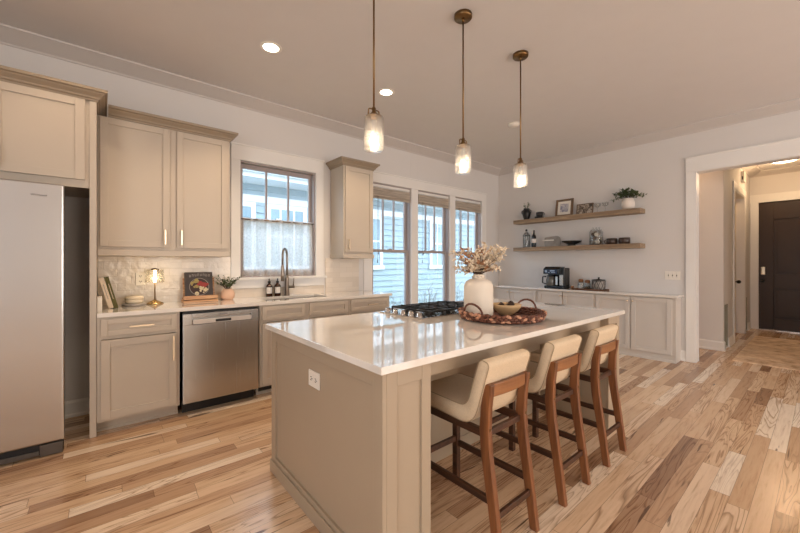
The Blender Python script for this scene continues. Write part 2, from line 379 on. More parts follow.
M['bowl'] = mat('tan_stoneware', rgb(196, 164, 122), .5, var=.05)
M['cone'] = mat('dark_pinecone', rgb(66, 50, 42), .8, var=.3, vscale=40)
M['stem'] = mat('grey_brown_twig', rgb(92, 72, 60), .85, var=.15, vscale=30)
M['dried'] = mat('dried_cream_petals', rgb(232, 216, 192), .85, var=.12, vscale=25)
M['dried2'] = mat('dried_rust_leaves', rgb(180, 134, 98), .85, var=.2, vscale=25)
M['leafgreen'] = mat('olive_green_leaves', rgb(84, 98, 62), .6, var=.25, vscale=30)
M['potpink'] = mat('pale_terracotta', rgb(226, 188, 162), .75, var=.05)
M['potwhite'] = mat('matte_white_pot', rgb(226, 216, 206), .8, var=.03)
M['marble'] = mat('grey_marble', rgb(150, 144, 138), .35, var=.2, vscale=12)
M['cream'] = mat('cream_stoneware', rgb(220, 206, 182), .5, var=.04)
M['standwood'] = wood('acacia_stand_wood', rgb(158, 108, 72), rgb(222, 178, 134), 'x', .4)
M['amber'] = mat('amber_bottle_glass', rgb(58, 30, 18), .12, var=.1)
M['label'] = mat('paper_label', rgb(228, 222, 216), .7, var=.02)
M['brownframe'] = wood('brown_frame_wood', rgb(92, 72, 54), rgb(130, 104, 80), 'z', .5)
M['paper'] = mat('mat_board', rgb(234, 228, 218), .8, var=.01)
M['art1'] = art_mat('grey_abstract_print', rgb(214, 208, 204), rgb(172, 168, 176), rgb(128, 128, 146), 16)
M['art2'] = art_mat('monochrome_landscape_print', rgb(196, 184, 170), rgb(120, 104, 90), rgb(52, 44, 38), 22)
M['glass'] = glass('window_glass', (.97, .985, 1.), .03)
M['clear'] = glass('clear_glassware', (.93, .94, .94), .05, gain=.35)
M['shade'] = glass('seeded_glass_shade', (1., .98, .95), .2, bump=.5, bscale=60, rough=.1, milk=.14)
M['lampglass'] = glass('lamp_glass', (.98, .96, .92), .10, milk=.06)
M['bulb'] = emis('lit_bulb', (1., .82, .6), 40)
M['lampled'] = emis('lit_lamp_core', (1., .84, .6), 7)
M['can'] = emis('lit_downlight', (1., .86, .68), 16)
M['hallled'] = emis('lit_hall_light', (1., .80, .54), 10)
M['blind'] = wood('woven_grey_brown_blind', rgb(150, 138, 124), rgb(222, 208, 192), 'x', .8)
M['door'] = mat('dark_brown_door_paint', rgb(58, 40, 26), .42, var=.06, spec=.4)
M['sidedoor'] = mat('beige_door_paint', rgb(214, 198, 176), .45, var=.01)
M['vent'] = mat('grey_green_grille', rgb(150, 144, 126), .5, var=.04)
M['rug'] = rug_mat()
M['siding'] = siding_mat()
M['exttrim'] = mat('exterior_white_trim', rgb(206, 211, 218), .6, var=.01)
M['soffit'] = mat('exterior_soffit', rgb(206, 212, 226), .7, var=.01)
M['extglass'] = mat('exterior_window_glass', rgb(132, 154, 166), .08, var=.15, vscale=2)
M['roof'] = mat('grey_roof_shingle', rgb(130, 132, 136), .9, var=.2, vscale=20)
M['lawn'] = mat('grass_ground', rgb(120, 136, 96), .95, var=.2, vscale=8)
M['twig'] = mat('bare_shrub_twig', rgb(108, 104, 98), .9, var=.2)
M['bookgreen'] = mat('olive_book_cover', rgb(88, 84, 34), .6, var=.06)
M['bookwhite'] = mat('cream_book_cover', rgb(222, 204, 182), .6, var=.03)
M['cover'] = mat('charcoal_book_cover', rgb(70, 62, 58), .5, var=.06)
M['silver'] = mat('silver_ink', rgb(168, 160, 154), .5, var=.02)
M['plate'] = mat('printed_plate', rgb(150, 140, 130), .5, var=.1)
M['foodred'] = mat('printed_red', rgb(158, 52, 46), .5, var=.3, vscale=120)
M['foodgreen'] = mat('printed_green_yellow', rgb(168, 150, 88), .5, var=.3, vscale=120)
M['fooddark'] = mat('printed_brown', rgb(62, 38, 32), .5, var=.3, vscale=120)
M['foodcream'] = mat('printed_cream', rgb(214, 200, 164), .5, var=.2, vscale=120)
M['screen'] = mat('blue_black_display', rgb(30, 44, 70), .12, var=.1)
M['blue'] = mat('pale_blue_marking', rgb(150, 170, 196), .4, var=.05)
M['coffee'] = mat('coffee_carafe_glass', rgb(92, 92, 88), .08, var=.2, vscale=20)
M['brownceramic'] = mat('dark_brown_ceramic', rgb(64, 50, 44), .3, var=.12)
M['cork'] = mat('cork_lid', rgb(132, 92, 62), .85, var=.15, vscale=60)
M['sugar'] = mat('white_sugar', rgb(232, 226, 220), .8, var=.02)
M['traywood'] = wood('dark_tray_wood', rgb(82, 54, 38), rgb(120, 84, 60), 'y', .5)
M['ballgrey'] = mat('grey_shell_ball', rgb(150, 140, 128), .8, var=.3, vscale=80)
M['ballwhite'] = mat('white_shell_ball', rgb(224, 216, 204), .8, var=.2, vscale=80)
M['balldark'] = mat('brown_wood_ball', rgb(96, 78, 62), .8, var=.3, vscale=80)
M['redlabel'] = mat('wine_label', rgb(226, 218, 212), .7, var=.02)

# ------------------------------------------------------------ room shell
WY, WX, CZ = 4.12, 5.97, 3.105
def wall_cells(mb, ax, a, b, us, zs, holes):
    us = sorted(set(us+[h[0] for h in holes]+[h[1] for h in holes])); zs = sorted(set(zs+[h[2] for h in holes]+[h[3] for h in holes]))
    for i in range(len(us)-1):
        for j in range(len(zs)-1):
            uc = (us[i]+us[i+1])/2; zc = (zs[j]+zs[j+1])/2
            if any(h[0] < uc < h[1] and h[2] < zc < h[3] for h in holes): continue
            if ax == 'y': mb.box(us[i], us[i+1], a, b, zs[j], zs[j+1])
            else: mb.box(a, b, us[i], us[i+1], zs[j], zs[j+1])
    return mb
LITES = [(2.92, 3.66), (3.80, 4.54), (4.68, 5.42)]
WIN1 = (1.155, 2.055, 1.15, 2.44)
struct('floor', MB().box(-3.1, 10.2, -4.3, 4.3, -.1, 0), M['floor'])
struct('ceiling', MB().box(-3.1, 10.2, -4.3, 4.3, CZ, CZ+.12), M['ceiling'])
struct('wall_left', wall_cells(MB(), 'y', WY, WY+.15, [-3.1, 6.1], [0, CZ], [WIN1]+[(a, b, .55, 2.46) for a, b in LITES]), M['wall'])
struct('wall_back', wall_cells(MB(), 'x', WX, WX+.13, [-4.3, WY], [0, CZ], [(-.80, 1.093, 0, 2.512)]), M['wall'])
struct('wall_right', wall_cells(MB(), 'y', -4.3, -4.2, [-3.1, 6.1], [0, CZ], []), M['wall'])
struct('wall_front', MB().box(-3.1, -3.0, -4.2, WY, 0, CZ), M['wall'])
struct('wall_hall_left', wall_cells(MB(), 'y', .97, 1.10, [7.08, 10.1], [0, CZ], [(8.0, 9.16, 0, 2.53), (7.15, 7.47, .02, .68), (9.36, 9.58, .02, .65)]), M['wall'])
struct('wall_passage', MB().box(7.08, 7.2, 1.10, 2.9, 0, CZ), M['wall'])
struct('wall_passage_end', MB().box(6.1, 7.2, 2.9, 3.0, 0, CZ), M['wall'])
struct('wall_hall_end', wall_cells(MB(), 'x', 9.97, 10.1, [-1.8, 1.1], [0, CZ], [(-.07, .848, 0, 2.5)]), M['wall'])
struct('wall_hall_right', MB().box(6.1, 10.1, -1.9, -1.8, 0, CZ), M['wall'])

crown = [(0, 3.018), (.012, 3.018), (.02, 3.03), (.155, 3.088), (.165, 3.09), (.168, CZ-.001), (0, CZ-.001)]
struct('trim_1', MB().sweep(crown, [(-2.99, WY), (WX, WY), (WX, -4.19)]), M['cove'])
struct('trim_2', MB().sweep(crown, [(7.19, .97), (9.97, .97), (9.97, -1.79)]), M['cove'])
# doorway casing
tb = MB()
tb.box(WX-.022, WX-.001, 1.093, 1.19, 0, 2.512).box(WX-.022, WX-.001, -.80-.097, -.80, 0, 2.512).box(WX-.022, WX-.001, -.90, 1.193, 2.512, 2.695).box(WX-.034, WX-.001, -.905, 1.198, 2.69, 2.708)
tb.box(WX-.02, WX+.15, 1.081, 1.093, 0, 2.512).box(WX-.02, WX+.15, -.80, -.788, 0, 2.512).box(WX-.02, WX+.15, -.80, 1.093, 2.50, 2.512)
struct('trim_3', tb, M['trim'], .003)
base = [(0, 0), (.022, 0), (.022, .02), (.014, .03), (.014, .12), (.004, .14), (0, .14)]
struct('baseboard_left', MB().sweep(base, [(-1.16, WY), (-.08, WY)]).sweep(base, [(2.79, WY), (WX-.28, WY)]), M['trim'])
struct('baseboard_back', MB().sweep(base, [(WX, 1.243), (WX, 1.192)]), M['trim'])
struct('baseboard_hall', MB().sweep(base, [(7.08, 2.89), (7.08, .97), (7.148, .97)]).sweep(base, [(7.472, .97), (7.88, .97)]).sweep(base, [(9.60, .97), (9.95, .97)]), M['trim'])

# windows
def window(name, x0, x1, z0, z1, zm, st=.045):
    r = sroot(name, ((x0+x1)/2, WY, z0)); y0, y1 = WY+.01, WY+.14
    j = .016
    MB().box(x0, x0+j, y0, y1, z0, z1).box(x1-j, x1, y0, y1, z0, z1).box(x0, x1, y0, y1, z1-j, z1).box(x0, x1, y0, y1, z0, z0+j).build('frame', M['sash'], r)
    a, b = x0+j, x1-j
    u = MB(); ya, yb = WY+.08, WY+.11
    zt = z1-j
    u.box(a, a+st, ya, yb, zm, zt).box(b-st, b, ya, yb, zm, zt).box(a, b, ya, yb, zt-.05, zt).box(a, b, ya, yb, zm-.018, zm+.022)
    for k in (1, 2):
        xm = a+st+(b-a-2*st)*k/3; u.box(xm-.011, xm+.011, ya, yb-.002, zm, zt)
    us = u.build('upper_sash', M['sash'], r)
    MB().box(a+st-.005, b-st+.005, ya+.012, ya+.016, zm+.02, zt-.048).build('pane', M['glass'], us)
    l = MB(); ya, yb = WY+.045, WY+.075; zb = z0+j
    l.box(a, a+st, ya, yb, zb, zm).box(b-st, b, ya, yb, zb, zm).box(a, b, ya, yb, zb, zb+.07).box(a, b, ya, yb, zm-.02, zm+.02)
    ls = l.build('lower_sash', M['sash'], r)
    MB().box(a+st-.005, b-st+.005, ya+.012, ya+.016, zb+.068, zm-.018).build('pane', M['glass'], ls)
    MB().box((a+b)/2-.03, (a+b)/2+.03, WY+.04, WY+.07, zm+.02, zm+.034).build('sash_lock', M['chrome'], r)
    return r
window('window_1', *WIN1, 1.80, .035)
for k, (a, b) in enumerate(LITES): window('window_%d' % (k+2), a, b, .55, 2.46, 1.49)
t4 = MB()
t4.box(1.06, WIN1[0], WY-.02, WY-.001, 1.15, 2.44).box(WIN1[1], 2.16, WY-.02, WY-.001, 1.15, 2.44).box(1.06, 2.16, WY-.022, WY-.001, 2.44, 2.60).box(1.05, 2.17, WY-.034, WY-.001, 2.598, 2.615)
t4.box(1.04, 2.19, WY-.055, WY+.045, 1.122, 1.15).box(1.06, 2.17, WY-.02, WY-.001, 1.03, 1.122)
struct('trim_4', t4, M['trim'], .002)
t5 = MB()
t5.box(2.78, 2.92, WY-.02, WY-.001, .0, 2.46).box(5.42, 5.55, WY-.02, WY-.001, .0, 2.46)
t5.box(3.66, 3.80, WY-.02, WY-.001, .55, 2.46).box(4.54, 4.68, WY-.02, WY-.001, .55, 2.46)
t5.box(2.78, 5.55, WY-.022, WY-.001, 2.46, 2.60).box(2.77, 5.56, WY-.034, WY-.001, 2.598, 2.615).box(2.76, 5.57, WY-.06, WY+.045, .52, .55).box(2.93, 5.41, WY-.02, WY-.001, .14, .52)
struct('trim_5', t5, M['trim'], .002)
# tile
bt = MB().box(-.034, 1.058, WY-.009, WY-.0005, .93, 1.372).box(1.06, 2.17, WY-.009, WY-.0005, .93, 1.028).box(2.192, 2.70, WY-.009, WY-.0005, .93, 1.372)
struct('trim_6', bt, M['tile'])

# hall doors and openings
d1 = sroot('door_1', (8.58, 1.10, 0))
MB().box(8.025, 9.135, 1.075, 1.098, .004, 2.515).build('door_leaf', M['sidedoor'], d1)
MB().box(8.0, 8.03, .955, 1.105, 0, 2.53).box(9.13, 9.16, .955, 1.105, 0, 2.53).box(8.0, 9.16, .955, 1.105, 2.51, 2.53).box(7.90, 8.0, .95, .969, 0, 2.53).box(9.16, 9.26, .95, .969, 0, 2.53).box(7.88, 9.28, .948, .969, 2.53, 2.65).build('door_frame', M['trim'], d1, .002)
kb = MB(); kb.tube([(8.92, 1.073, .965), (8.92, 1.068, .965)], .030, 16).tube([(8.92, 1.07, .965), (8.92, 1.03, .965)], .011, 10).ball((8.92, 1.012, .965), .032, 14)
kb.build('door_knob', M['black'], d1)
d2 = sroot('door_2', (9.97, .39, 0))
fd = MB(); x0, x1 = 9.99, 10.03; ya, yb = -.065, .843; st = .20
fd.box(x0, x1, yb-st, yb, .012, 2.49).box(x0, x1, ya, ya+st, .012, 2.49).box(x0, x1, ya+st, yb-st, .012, .235).box(x0, x1, ya+st, yb-st, .83, 1.09).box(x0, x1, ya+st, yb-st, 2.16, 2.49)
fd.box(x0+.026, x1, ya+st, yb-st, .2, 2.2)
fd.box(x0+.012, x1, ya+st+.045, yb-st-.045, .285, .78).box(x0+.012, x1, ya+st+.045, yb-st-.045, 1.14, 2.11)
fd.box(9.985, 10.05, ya-.004, ya+.02, .012, 2.499).box(9.985, 10.05, yb-.02, yb+.004, .012, 2.499).box(9.985, 10.05, ya, yb, 2.47, 2.499)
fd.build('door_leaf', M['door'], d2, .003)
MB().box(9.95, 9.969, .848, .96, 0, 2.5).box(9.95, 9.969, -.17, -.07, 0, 2.5).box(9.948, 9.969, -.19, .98, 2.5, 2.66).box(9.97, 10.09, .845, .848, 0, 2.5).build('door_frame', M['trim'], d2, .002)
MB().box(9.955, 10.06, -.07, .848, .0, .014).build('threshold', M['chrome'], d2)
MB().box(9.962, 9.99, .752, .818, 1.075, 1.235).build('keypad_lock', M['nickel'], d2, .025, seg=4)
kk = MB(); kk.tube([(9.99, .79, .96), (9.955, .79, .96)], .012).ball((9.935, .79, .96), .032, 14).tube([(9.99, .79, .96), (9.984, .79, .96)], .034, 16); kk.build('door_knob', M['black'], d2)

# ------------------------------------------------------------ outside
struct('ground', MB().box(-6, 20, 4.3, 20, -.75, -.65), M['lawn'])
hs = root('neighbour_house', 'pale blue lap-sided house with white-trimmed windows outside the kitchen windows', 'house', (4.5, 7.5, -.65))
sd = MB(); z = -.65; HY = 7.5
sd.box(-5, 16, HY+.02, HY+.2, -.65, 3.0)
while z < 2.9:
    z2 = min(z+.15, 2.92); sd.add([(-5, HY-.012, z), (16, HY-.012, z), (16, HY+.018, z2), (-5, HY+.018, z2), (-5, HY+.019, z), (16, HY+.019, z)], [(0, 1, 2, 3), (0, 4, 5, 1)]); z = z2
sd.build('siding_wall', M['siding'], hs, recalc=False)
MB().box(-5, 16, HY-.02, HY, 2.56, 2.70).build('frieze_board', M['exttrim'], hs)
MB().box(-5, 16, HY-.62, HY+.1, 2.93, 2.96).build('soffit', M['soffit'], hs)
MB().box(-5, 16, HY-.66, HY-.62, 2.92, 3.12).box(-5, 16, HY-.76, HY-.66, 3.0, 3.12).build('eave_fascia', M['exttrim'], hs)
MB().add([(-5, HY-.76, 3.12), (16, HY-.76, 3.12), (16, HY+3, 4.3), (-5, HY+3, 4.3)], [(0, 1, 2, 3)]).build('roof', M['roof'], hs)
for (xa, xb, za, zb, n) in ((1.35, 2.40, 1.20, 2.55, 1), (2.62, 3.52, 1.20, 2.55, 3), (4.70, 5.66, 1.20, 2.55, 2), (7.40, 8.02, 1.20, 2.58, 2), (9.8, 10.7, 1.2, 2.55, 2)):
    w = MB().box(xa, xa+.09, HY-.035, HY+.01, za, zb).box(xb-.09, xb, HY-.035, HY+.01, za, zb).box(xa, xb, HY-.035, HY+.01, zb-.1, zb).box(xa-.04, xb+.04, HY-.06, HY+.01, za-.06, za+.05)
    for k in range(1, n): xm = xa+(xb-xa)*k/n; w.box(xm-.022, xm+.022, HY-.03, HY+.01, za, zb)
    w.box(xa, xb, HY-.03, HY+.01, (za+zb)/2-.025, (za+zb)/2+.025)
    wf = w.build('window', M['exttrim'], hs)
    MB().box(xa+.05, xb-.05, HY-.018, HY-.01, za, zb-.05).build('pane', M['extglass'], wf)
def shrub(x, y, h, lab, seed):
    rr = random.Random(seed); b = MB(); r = root('bare_shrub', lab, 'shrub', (x, y, -.65))
    for k in range(26):
        a = rr.uniform(0, 2*PI); s = rr.uniform(.05, .25); hh = h*rr.uniform(.7, 1.05)
        p = [(x+.03*math.cos(a), y+.03*math.sin(a), -.65), (x+s*.5*math.cos(a), y+s*.5*math.sin(a), -.65+hh*.55), (x+s*math.cos(a+.2), y+s*math.sin(a+.2), -.65+hh)]
        b.tube(p, [.008, .006, .003], 5)
        for q in range(4):
            t = rr.uniform(.45, .95); c = Vector(p[1]).lerp(Vector(p[2]), (t-.45)/.5)
            b.tube([c, c+Vector((rr.uniform(-.12, .12), rr.uniform(-.12, .12), rr.uniform(.05, .16)))], [.004, .002], 4)
    b.build('branches', M['twig'], r)
    lf = MB()
    for k in range(50):
        a = rr.uniform(0, 2*PI); s = rr.uniform(.02, .24); lf.leaf((x+s*math.cos(a), y+s*math.sin(a), -.65+h*rr.uniform(.55, 1.)), (rr.uniform(-1, 1), rr.uniform(-1, 1), .4), .035, .018)
    lf.build('leaves', M['leafgreen'], r, recalc=False)
shrub(4.95, 5.0, 1.38, 'bare twiggy grey shrub outside the middle tall window', 3)
shrub(5.62, 4.95, 1.40, 'bare twiggy grey shrub outside the right tall window, behind the vase', 5)
shrub(4.05, 5.0, 1.26, 'low twiggy grey shrub outside the left tall window', 8)

# ------------------------------------------------------------ cabinet helpers
Yface = Matrix()                                       # local (u, v, z) with front at -v -> X, Y, Z
def faceX(): return Matrix(((0, 1, 0, 0), (1, 0, 0, 0), (0, 0, 1, 0), (0, 0, 0, 1)))   # (u,v,z)->(v,u,z)
def shaker(u0, u1, z0, z1, vf, t=.02, st=.055, rec=.012, M4=None):
    b = MB(); b.M = M4 or Matrix()
    b.box(u0, u0+st, vf, vf+t, z0, z1).box(u1-st, u1, vf, vf+t, z0, z1).box(u0+st, u1-st, vf, vf+t, z0, z0+st).box(u0+st, u1-st, vf, vf+t, z1-st, z1)
    b.box(u0+st-.002, u1-st+.002, vf+rec, vf+t-.001, z0+st-.002, z1-st+.002)
    return b
def pull(u0, u1, z0, z1, vf, M4=None):                 # bar pull from one end to the other, standing off the front
    b = MB(); b.M = M4 or Matrix(); r = .0055; off = .03
    if u0 == u1:
        b.box(u0-r, u0+r, vf-off-r, vf-off+r, z0, z1)
        for z in (z0+.014, z1-.014): b.box(u0-r*.8, u0+r*.8, vf-off, vf, z-r*.8, z+r*.8)
    else:
        b.box(u0, u1, vf-off-r, vf-off+r, z0-r, z0+r)
        for u in (u0+.014, u1-.014): b.box(u-r*.8, u+r*.8, vf-off, vf, z0-r*.8, z0+r*.8)
    return b
def crown_prof(z): return [(0, z), (.008, z), (.012, z+.014), (.022, z+.018), (.026, z+.03), (.046, z+.052), (.05, z+.06), (.064, z+.064), (.066, z+.084), (0, z+.084)]

# fridge enclosure
r = root('refrigerator_cabinet', 'tall greige cabinet surround with doors above the steel refrigerator', 'cabinet', (-.6, 3.54, 0))
c = MB().box(-1.22, -1.18, 3.52, WY-.001, 0, 2.53).box(-.076, -.036, 3.52, WY-.001, 0, 2.53).box(-1.18, -.076, 3.55, WY-.001, 1.875, 2.53).box(-1.18, -.076, 3.535, 3.55, 1.868, 2.53)
c.build('carcass', M['cab'], r, .0015)
for (a, b, hx) in ((-.575, -.101, -.535), (-1.06, -.585, -.625)):
    d = shaker(a, b, 1.925, 2.522, 3.514).build('door', M['cab'], r, .0015)
    pull(hx, hx, 1.96, 2.09, 3.514).build('handle', M['nickel'], d)
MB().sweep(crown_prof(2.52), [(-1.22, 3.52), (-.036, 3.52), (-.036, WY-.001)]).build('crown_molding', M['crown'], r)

# refrigerator
r = root('refrigerator', 'brushed stainless steel refrigerator at the left edge beside the dark alcove', 'refrigerator', (-.66, 3.6, 0))
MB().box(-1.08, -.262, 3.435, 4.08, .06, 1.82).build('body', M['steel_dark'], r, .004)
dl = MB().box(-1.085, -.203, 3.36, 3.435, .095, 1.85).build('door', M['steel_h'], r, .012, seg=3)
MB().box(-1.04, -1.015, 3.295, 3.32, .5, 1.4).box(-1.036, -1.019, 3.31, 3.36, .53, .56).box(-1.036, -1.019, 3.31, 3.36, 1.34, 1.37).build('handle', M['chrome'], dl)
MB().box(-1.08, -.21, 3.405, 3.44, .012, .088).build('toe_grille', M['black'], r)
MB().box(-1.08, -.33, 3.388, 3.404, .014, .046).box(-.325, -.212, 3.38, 3.404, .005, .082).build('kick_plate', M['steel_dark'], r, .002)
for x in (-1.0, -.3):
    for y in (3.5, 3.95): MB().lathe([(.02, 0), (.02, .06)], (x, y, 0), 10).build('foot', M['black'], r)
def text_mesh(name, s, size, mtx, m, parent):
    cu = bpy.data.curves.new('txt', 'FONT'); cu.body = s; cu.size = size; cu.align_x = 'CENTER'; cu.extrude = .0004
    to = bpy.data.objects.new('txt', cu); COL.objects.link(to); bpy.context.view_layer.update()
    me = bpy.data.meshes.new_from_object(to.evaluated_get(bpy.context.evaluated_depsgraph_get()))
    bpy.data.objects.remove(to); bpy.data.curves.remove(cu)
    me.transform(Matrix.Translation(-LOC[parent]) @ mtx); me.materials.append(m); me.name = name
    o = bpy.data.objects.new(name, me); COL.objects.link(o); o.parent = parent; LOC[o] = LOC[parent]; return o
text_mesh('lettering', 'Whirlpool', .0185, Matrix.Translation((-.327, 3.3585, 1.758)) @ Matrix.Rotation(PI/2, 4, 'X'), M['dark'], dl)

# wall cabinets
def wall_cabinet(x0, x1, doors, label, xl=None, leftret=False):
    r = root('upper_cabinet', label, 'cabinet', ((x0+x1)/2, 3.95, 1.37))
    MB().box(x0, x1, 3.79, WY-.01, 1.42, 2.513).build('carcass', M['cab'], r, .0015)
    MB().box(x0-(.008 if leftret else 0), x1+.008, 3.775, WY-.01, 1.37, 1.42).build('light_rail', M['cab'], r, .004)
    for a, b, hx in doors:
        d = shaker(a, b, 1.447, 2.505, 3.77, st=.052).build('door', M['cab'], r, .0015)
        pull(hx, hx, 1.475, 1.605, 3.77).build('handle', M['nickel'], d)
    p = [((xl if xl is not None else x0), 3.79), (x1, 3.79), (x1, WY-.002)]
    if leftret: p = [(x0, WY-.002)]+p
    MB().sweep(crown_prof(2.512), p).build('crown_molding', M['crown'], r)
    return r
wall_cabinet(-.034, .965, [(-.018, .462, .425), (.516, .94, .55)], 'greige two-door wall cabinet between the refrigerator surround and sink window', xl=.034)
wall_cabinet(2.265, 2.712, [(2.285, 2.695, 2.325)], 'narrow one-door greige wall cabinet between the sink window and tall windows', leftret=True)

# base cabinets (open-top carcasses)
def carcass(x0, x1, zt=.897, yf=3.54):
    b = MB(); t = .018; yb = WY-.012
    b.box(x0, x0+t, yf+.001, yb, .1, zt).box(x1-t, x1, yf+.001, yb, .1, zt).box(x0+t, x1-t, yf+.001, yb, .1, .118).box(x0+t, x1-t, yb-.012, yb, .118, zt)
    b.box(x0, x1, yf-.018, yf+.001, .1, .135).box(x0, x1, yf-.018, yf+.001, zt-.03, zt).box(x0, x0+.03, yf-.018, yf+.001, .1, zt).box(x1-.03, x1, yf-.018, yf+.001, .1, zt).box(x0, x1, yf-.018, yf+.001, .725, .75)
    return b
def toe(x0, x1): return MB().box(x0, x1, 3.63, 3.65, 0, .1).box(x0, x1, 3.618, 3.63, 0, .018)
r = root('base_cabinet', 'greige base cabinet with one drawer and door, left of the dishwasher', 'cabinet', (.23, 3.8, 0))
carcass(-.034, .502).build('carcass', M['cab'], r, .001)
d = shaker(-.012, .478, .752, .882, 3.502, st=.04).build('drawer', M['cab'], r, .0015); pull(.16, .32, .815, .815, 3.502).build('handle', M['nickel'], d)
d = shaker(-.012, .478, .122, .722, 3.502).build('door', M['cab'], r, .0015); pull(.452, .452, .50, .705, 3.502).build('handle', M['nickel'], d)
toe(-.034, .502).build('toe_kick', M['cab'], r)
r = root('sink_base_cabinet', 'greige sink base cabinet with two false drawer fronts under the window', 'cabinet', (1.67, 3.8, 0))
carcass(1.165, 2.17).box(1.62, 1.70, 3.522, 3.541, .1, .897).build('carcass', M['cab'], r, .001)
for a, b, hx in ((1.19, 1.635, 1.60), (1.683, 2.15, 1.72)):
    shaker(a, b, .752, .882, 3.502, st=.04).build('false_drawer_front', M['cab'], r, .0015)
    d = shaker(a, b, .122, .722, 3.502).build('door', M['cab'], r, .0015); pull(hx, hx, .50, .705, 3.502).build('handle', M['nickel'], d)
tk = toe(1.165, 2.17).build('toe_kick', M['cab'], r)
MB().box(1.19, 1.50, 3.622, 3.63, .03, .085).build('toe_vent', M['black'], tk)
r = root('drawer_base_cabinet', 'greige drawer cabinet at the right end of the sink counter', 'cabinet', (2.47, 3.8, 0))
carcass(2.172, 2.772).build('carcass', M['cab'], r, .001)
for za, zb in ((.752, .882), (.445, .722), (.122, .43)):
    d = shaker(2.196, 2.75, za, zb, 3.502, st=.04).build('drawer', M['cab'], r, .0015); pull(2.42, 2.56, (za+zb)/2, (za+zb)/2, 3.502).build('handle', M['nickel'], d)
toe(2.172, 2.772).build('toe_kick', M['cab'], r)

# dishwasher
r = root('dishwasher', 'stainless steel dishwasher with pocket handle between the base cabinets', 'dishwasher', (.835, 3.8, 0))
MB().box(.53, 1.14, 3.545, 4.08, .10, .885).build('tub', M['black'], r)
fp = MB().box(.522, 1.150, 3.497, 3.54, .105, .775).box(.522, .592, 3.497, 3.54, .775, .872).box(1.085, 1.150, 3.497, 3.54, .775, .872).box(.592, 1.085, 3.497, 3.54, .835, .872).box(.592, 1.085, 3.525, 3.54, .775, .835)
fp = fp.build('door', M['steel_v'], r, .003)
cp = MB().box(.598, 1.082, 3.497, 3.512, .778, .818).build('control_strip', M['strip'], fp, .002, label='pale control strip')
MB().box(.775, .905, 3.4955, 3.4975, .786, .808).build('display', M['black'], cp)
text_mesh('lettering', 'Whirlpool', .019, Matrix.Translation((.835, 3.4965, .847)) @ Matrix.Rotation(PI/2, 4, 'X'), M['dark'], fp)
MB().box(.53, 1.14, 3.60, 3.62, 0, .099).build('toe_panel', M['black'], r)

# counter along the sink wall
ZC = .930
r = MB(); hx0, hx1, hy0, hy1 = 1.28, 1.98, 3.64, 4.0
for (a, b, c_, d_) in ((-.034, hx0, 3.50, WY-.010), (hx1, 2.80, 3.50, WY-.010), (hx0, hx1, 3.50, hy0), (hx0, hx1, hy1, WY-.010)): r.box(a, b, c_, d_, .8975, ZC)
tag(r.build('countertop', M['quartz'], None, .002, (1.3, 3.8, .8975)), 'long white quartz countertop along the sink wall over the dishwasher', 'countertop')
r = root('kitchen_sink', 'undermount stainless steel sink set into the white counter below the curtain', 'sink', (1.63, 3.82, .70))
b = MB(); g = .006
b.box(hx0-.006, hx0, hy0-.006, hy1+.006, .70, .897).box(hx1, hx1+.006, hy0-.006, hy1+.006, .70, .897).box(hx0, hx1, hy0-.006, hy0, .70, .897).box(hx0, hx1, hy1, hy1+.006, .70, .897).box(hx0, hx1, hy0, hy1, .70, .706)
b.build('basin', M['chrome'], r); MB().lathe([(.0, .0065), (.04, .0065), (.042, .009), (.0, .0095)], (1.63, 3.9, .70), 16).build('drain', M['steel_dark'], r)
# faucet
fx, fy = 1.66, 4.055
r = root('faucet', 'tall brushed pewter gooseneck faucet with side lever behind the sink', 'faucet', (fx, fy, ZC))
MB().lathe([(.030, 0), (.030, .01), (.024, .018), (.0225, .20), (.016, .24), (.0, .24)], (fx, fy, ZC), 18).build('body', M['faucet'], r)
dv = Vector((-.62, -.78, 0)); pts = [Vector((fx, fy, ZC+.23)), Vector((fx, fy, ZC+.38))]
R = .085
for k in range(0, 13):
    a = PI*k/12; pts.append(Vector((fx, fy, ZC+.46))+dv*(R-R*math.cos(a))+Vector((0, 0, R*math.sin(a))))
pts += [Vector((fx, fy, ZC+.36))+dv*2*R]
MB().tube(pts, .0125, 12).build('gooseneck', M['faucet'], r)
q = Vector((fx, fy, 0))+dv*2*R
MB().lathe([(.013, .36), (.018, .34), (.018, .29), (.021, .24), (.019, .175), (0, .175)][::-1], (q.x, q.y, ZC), 14).build('spray_head', M['faucet'], r)
MB().tube([(fx+.015, fy, ZC+.10), (fx+.085, fy-.005, ZC+.10)], .016, 12).tube([(fx+.075, fy-.005, ZC+.11), (fx+.082, fy-.008, ZC+.205)], [.008, .005], 8).build('lever', M['faucet'], r)

def soap(x, lab):
    y = 4.055; r = root('soap_bottle', lab, 'bottle', (x, y, ZC), 'amber soap bottles by the sink')
    MB().lathe([(.0, 0), (.034, 0), (.036, .006), (.036, .115), (.03, .13), (.014, .142), (.014, .155), (0, .155)], (x, y, ZC), 20).build('bottle', M['amber'], r)
    MB().lathe([(.016, .155), (.016, .172), (.006, .174), (.006, .20), (0, .20)], (x, y, ZC), 12).tube([(x, y, ZC+.198), (x-.012, y-.03, ZC+.198), (x-.014, y-.04, ZC+.188)], .006, 8).build('pump', M['black'], r)
    a0 = math.atan2(-1, -.3); b = MB(); vs = []; fs = []; n = 10
    for k in range(n+1):
        a = a0-.95+1.9*k/n
        for z in (.035, .105): vs.append((x+.0366*math.cos(a), y+.0366*math.sin(a), ZC+z))
    for k in range(n): fs.append((2*k, 2*k+2, 2*k+3, 2*k+1))
    b.add(vs, fs, True).build('paper_label', M['label'], r, recalc=False)
soap(1.452, 'left amber pump soap bottle with white label beside the faucet')
soap(1.548, 'right amber pump soap bottle with white label, next to the faucet base')

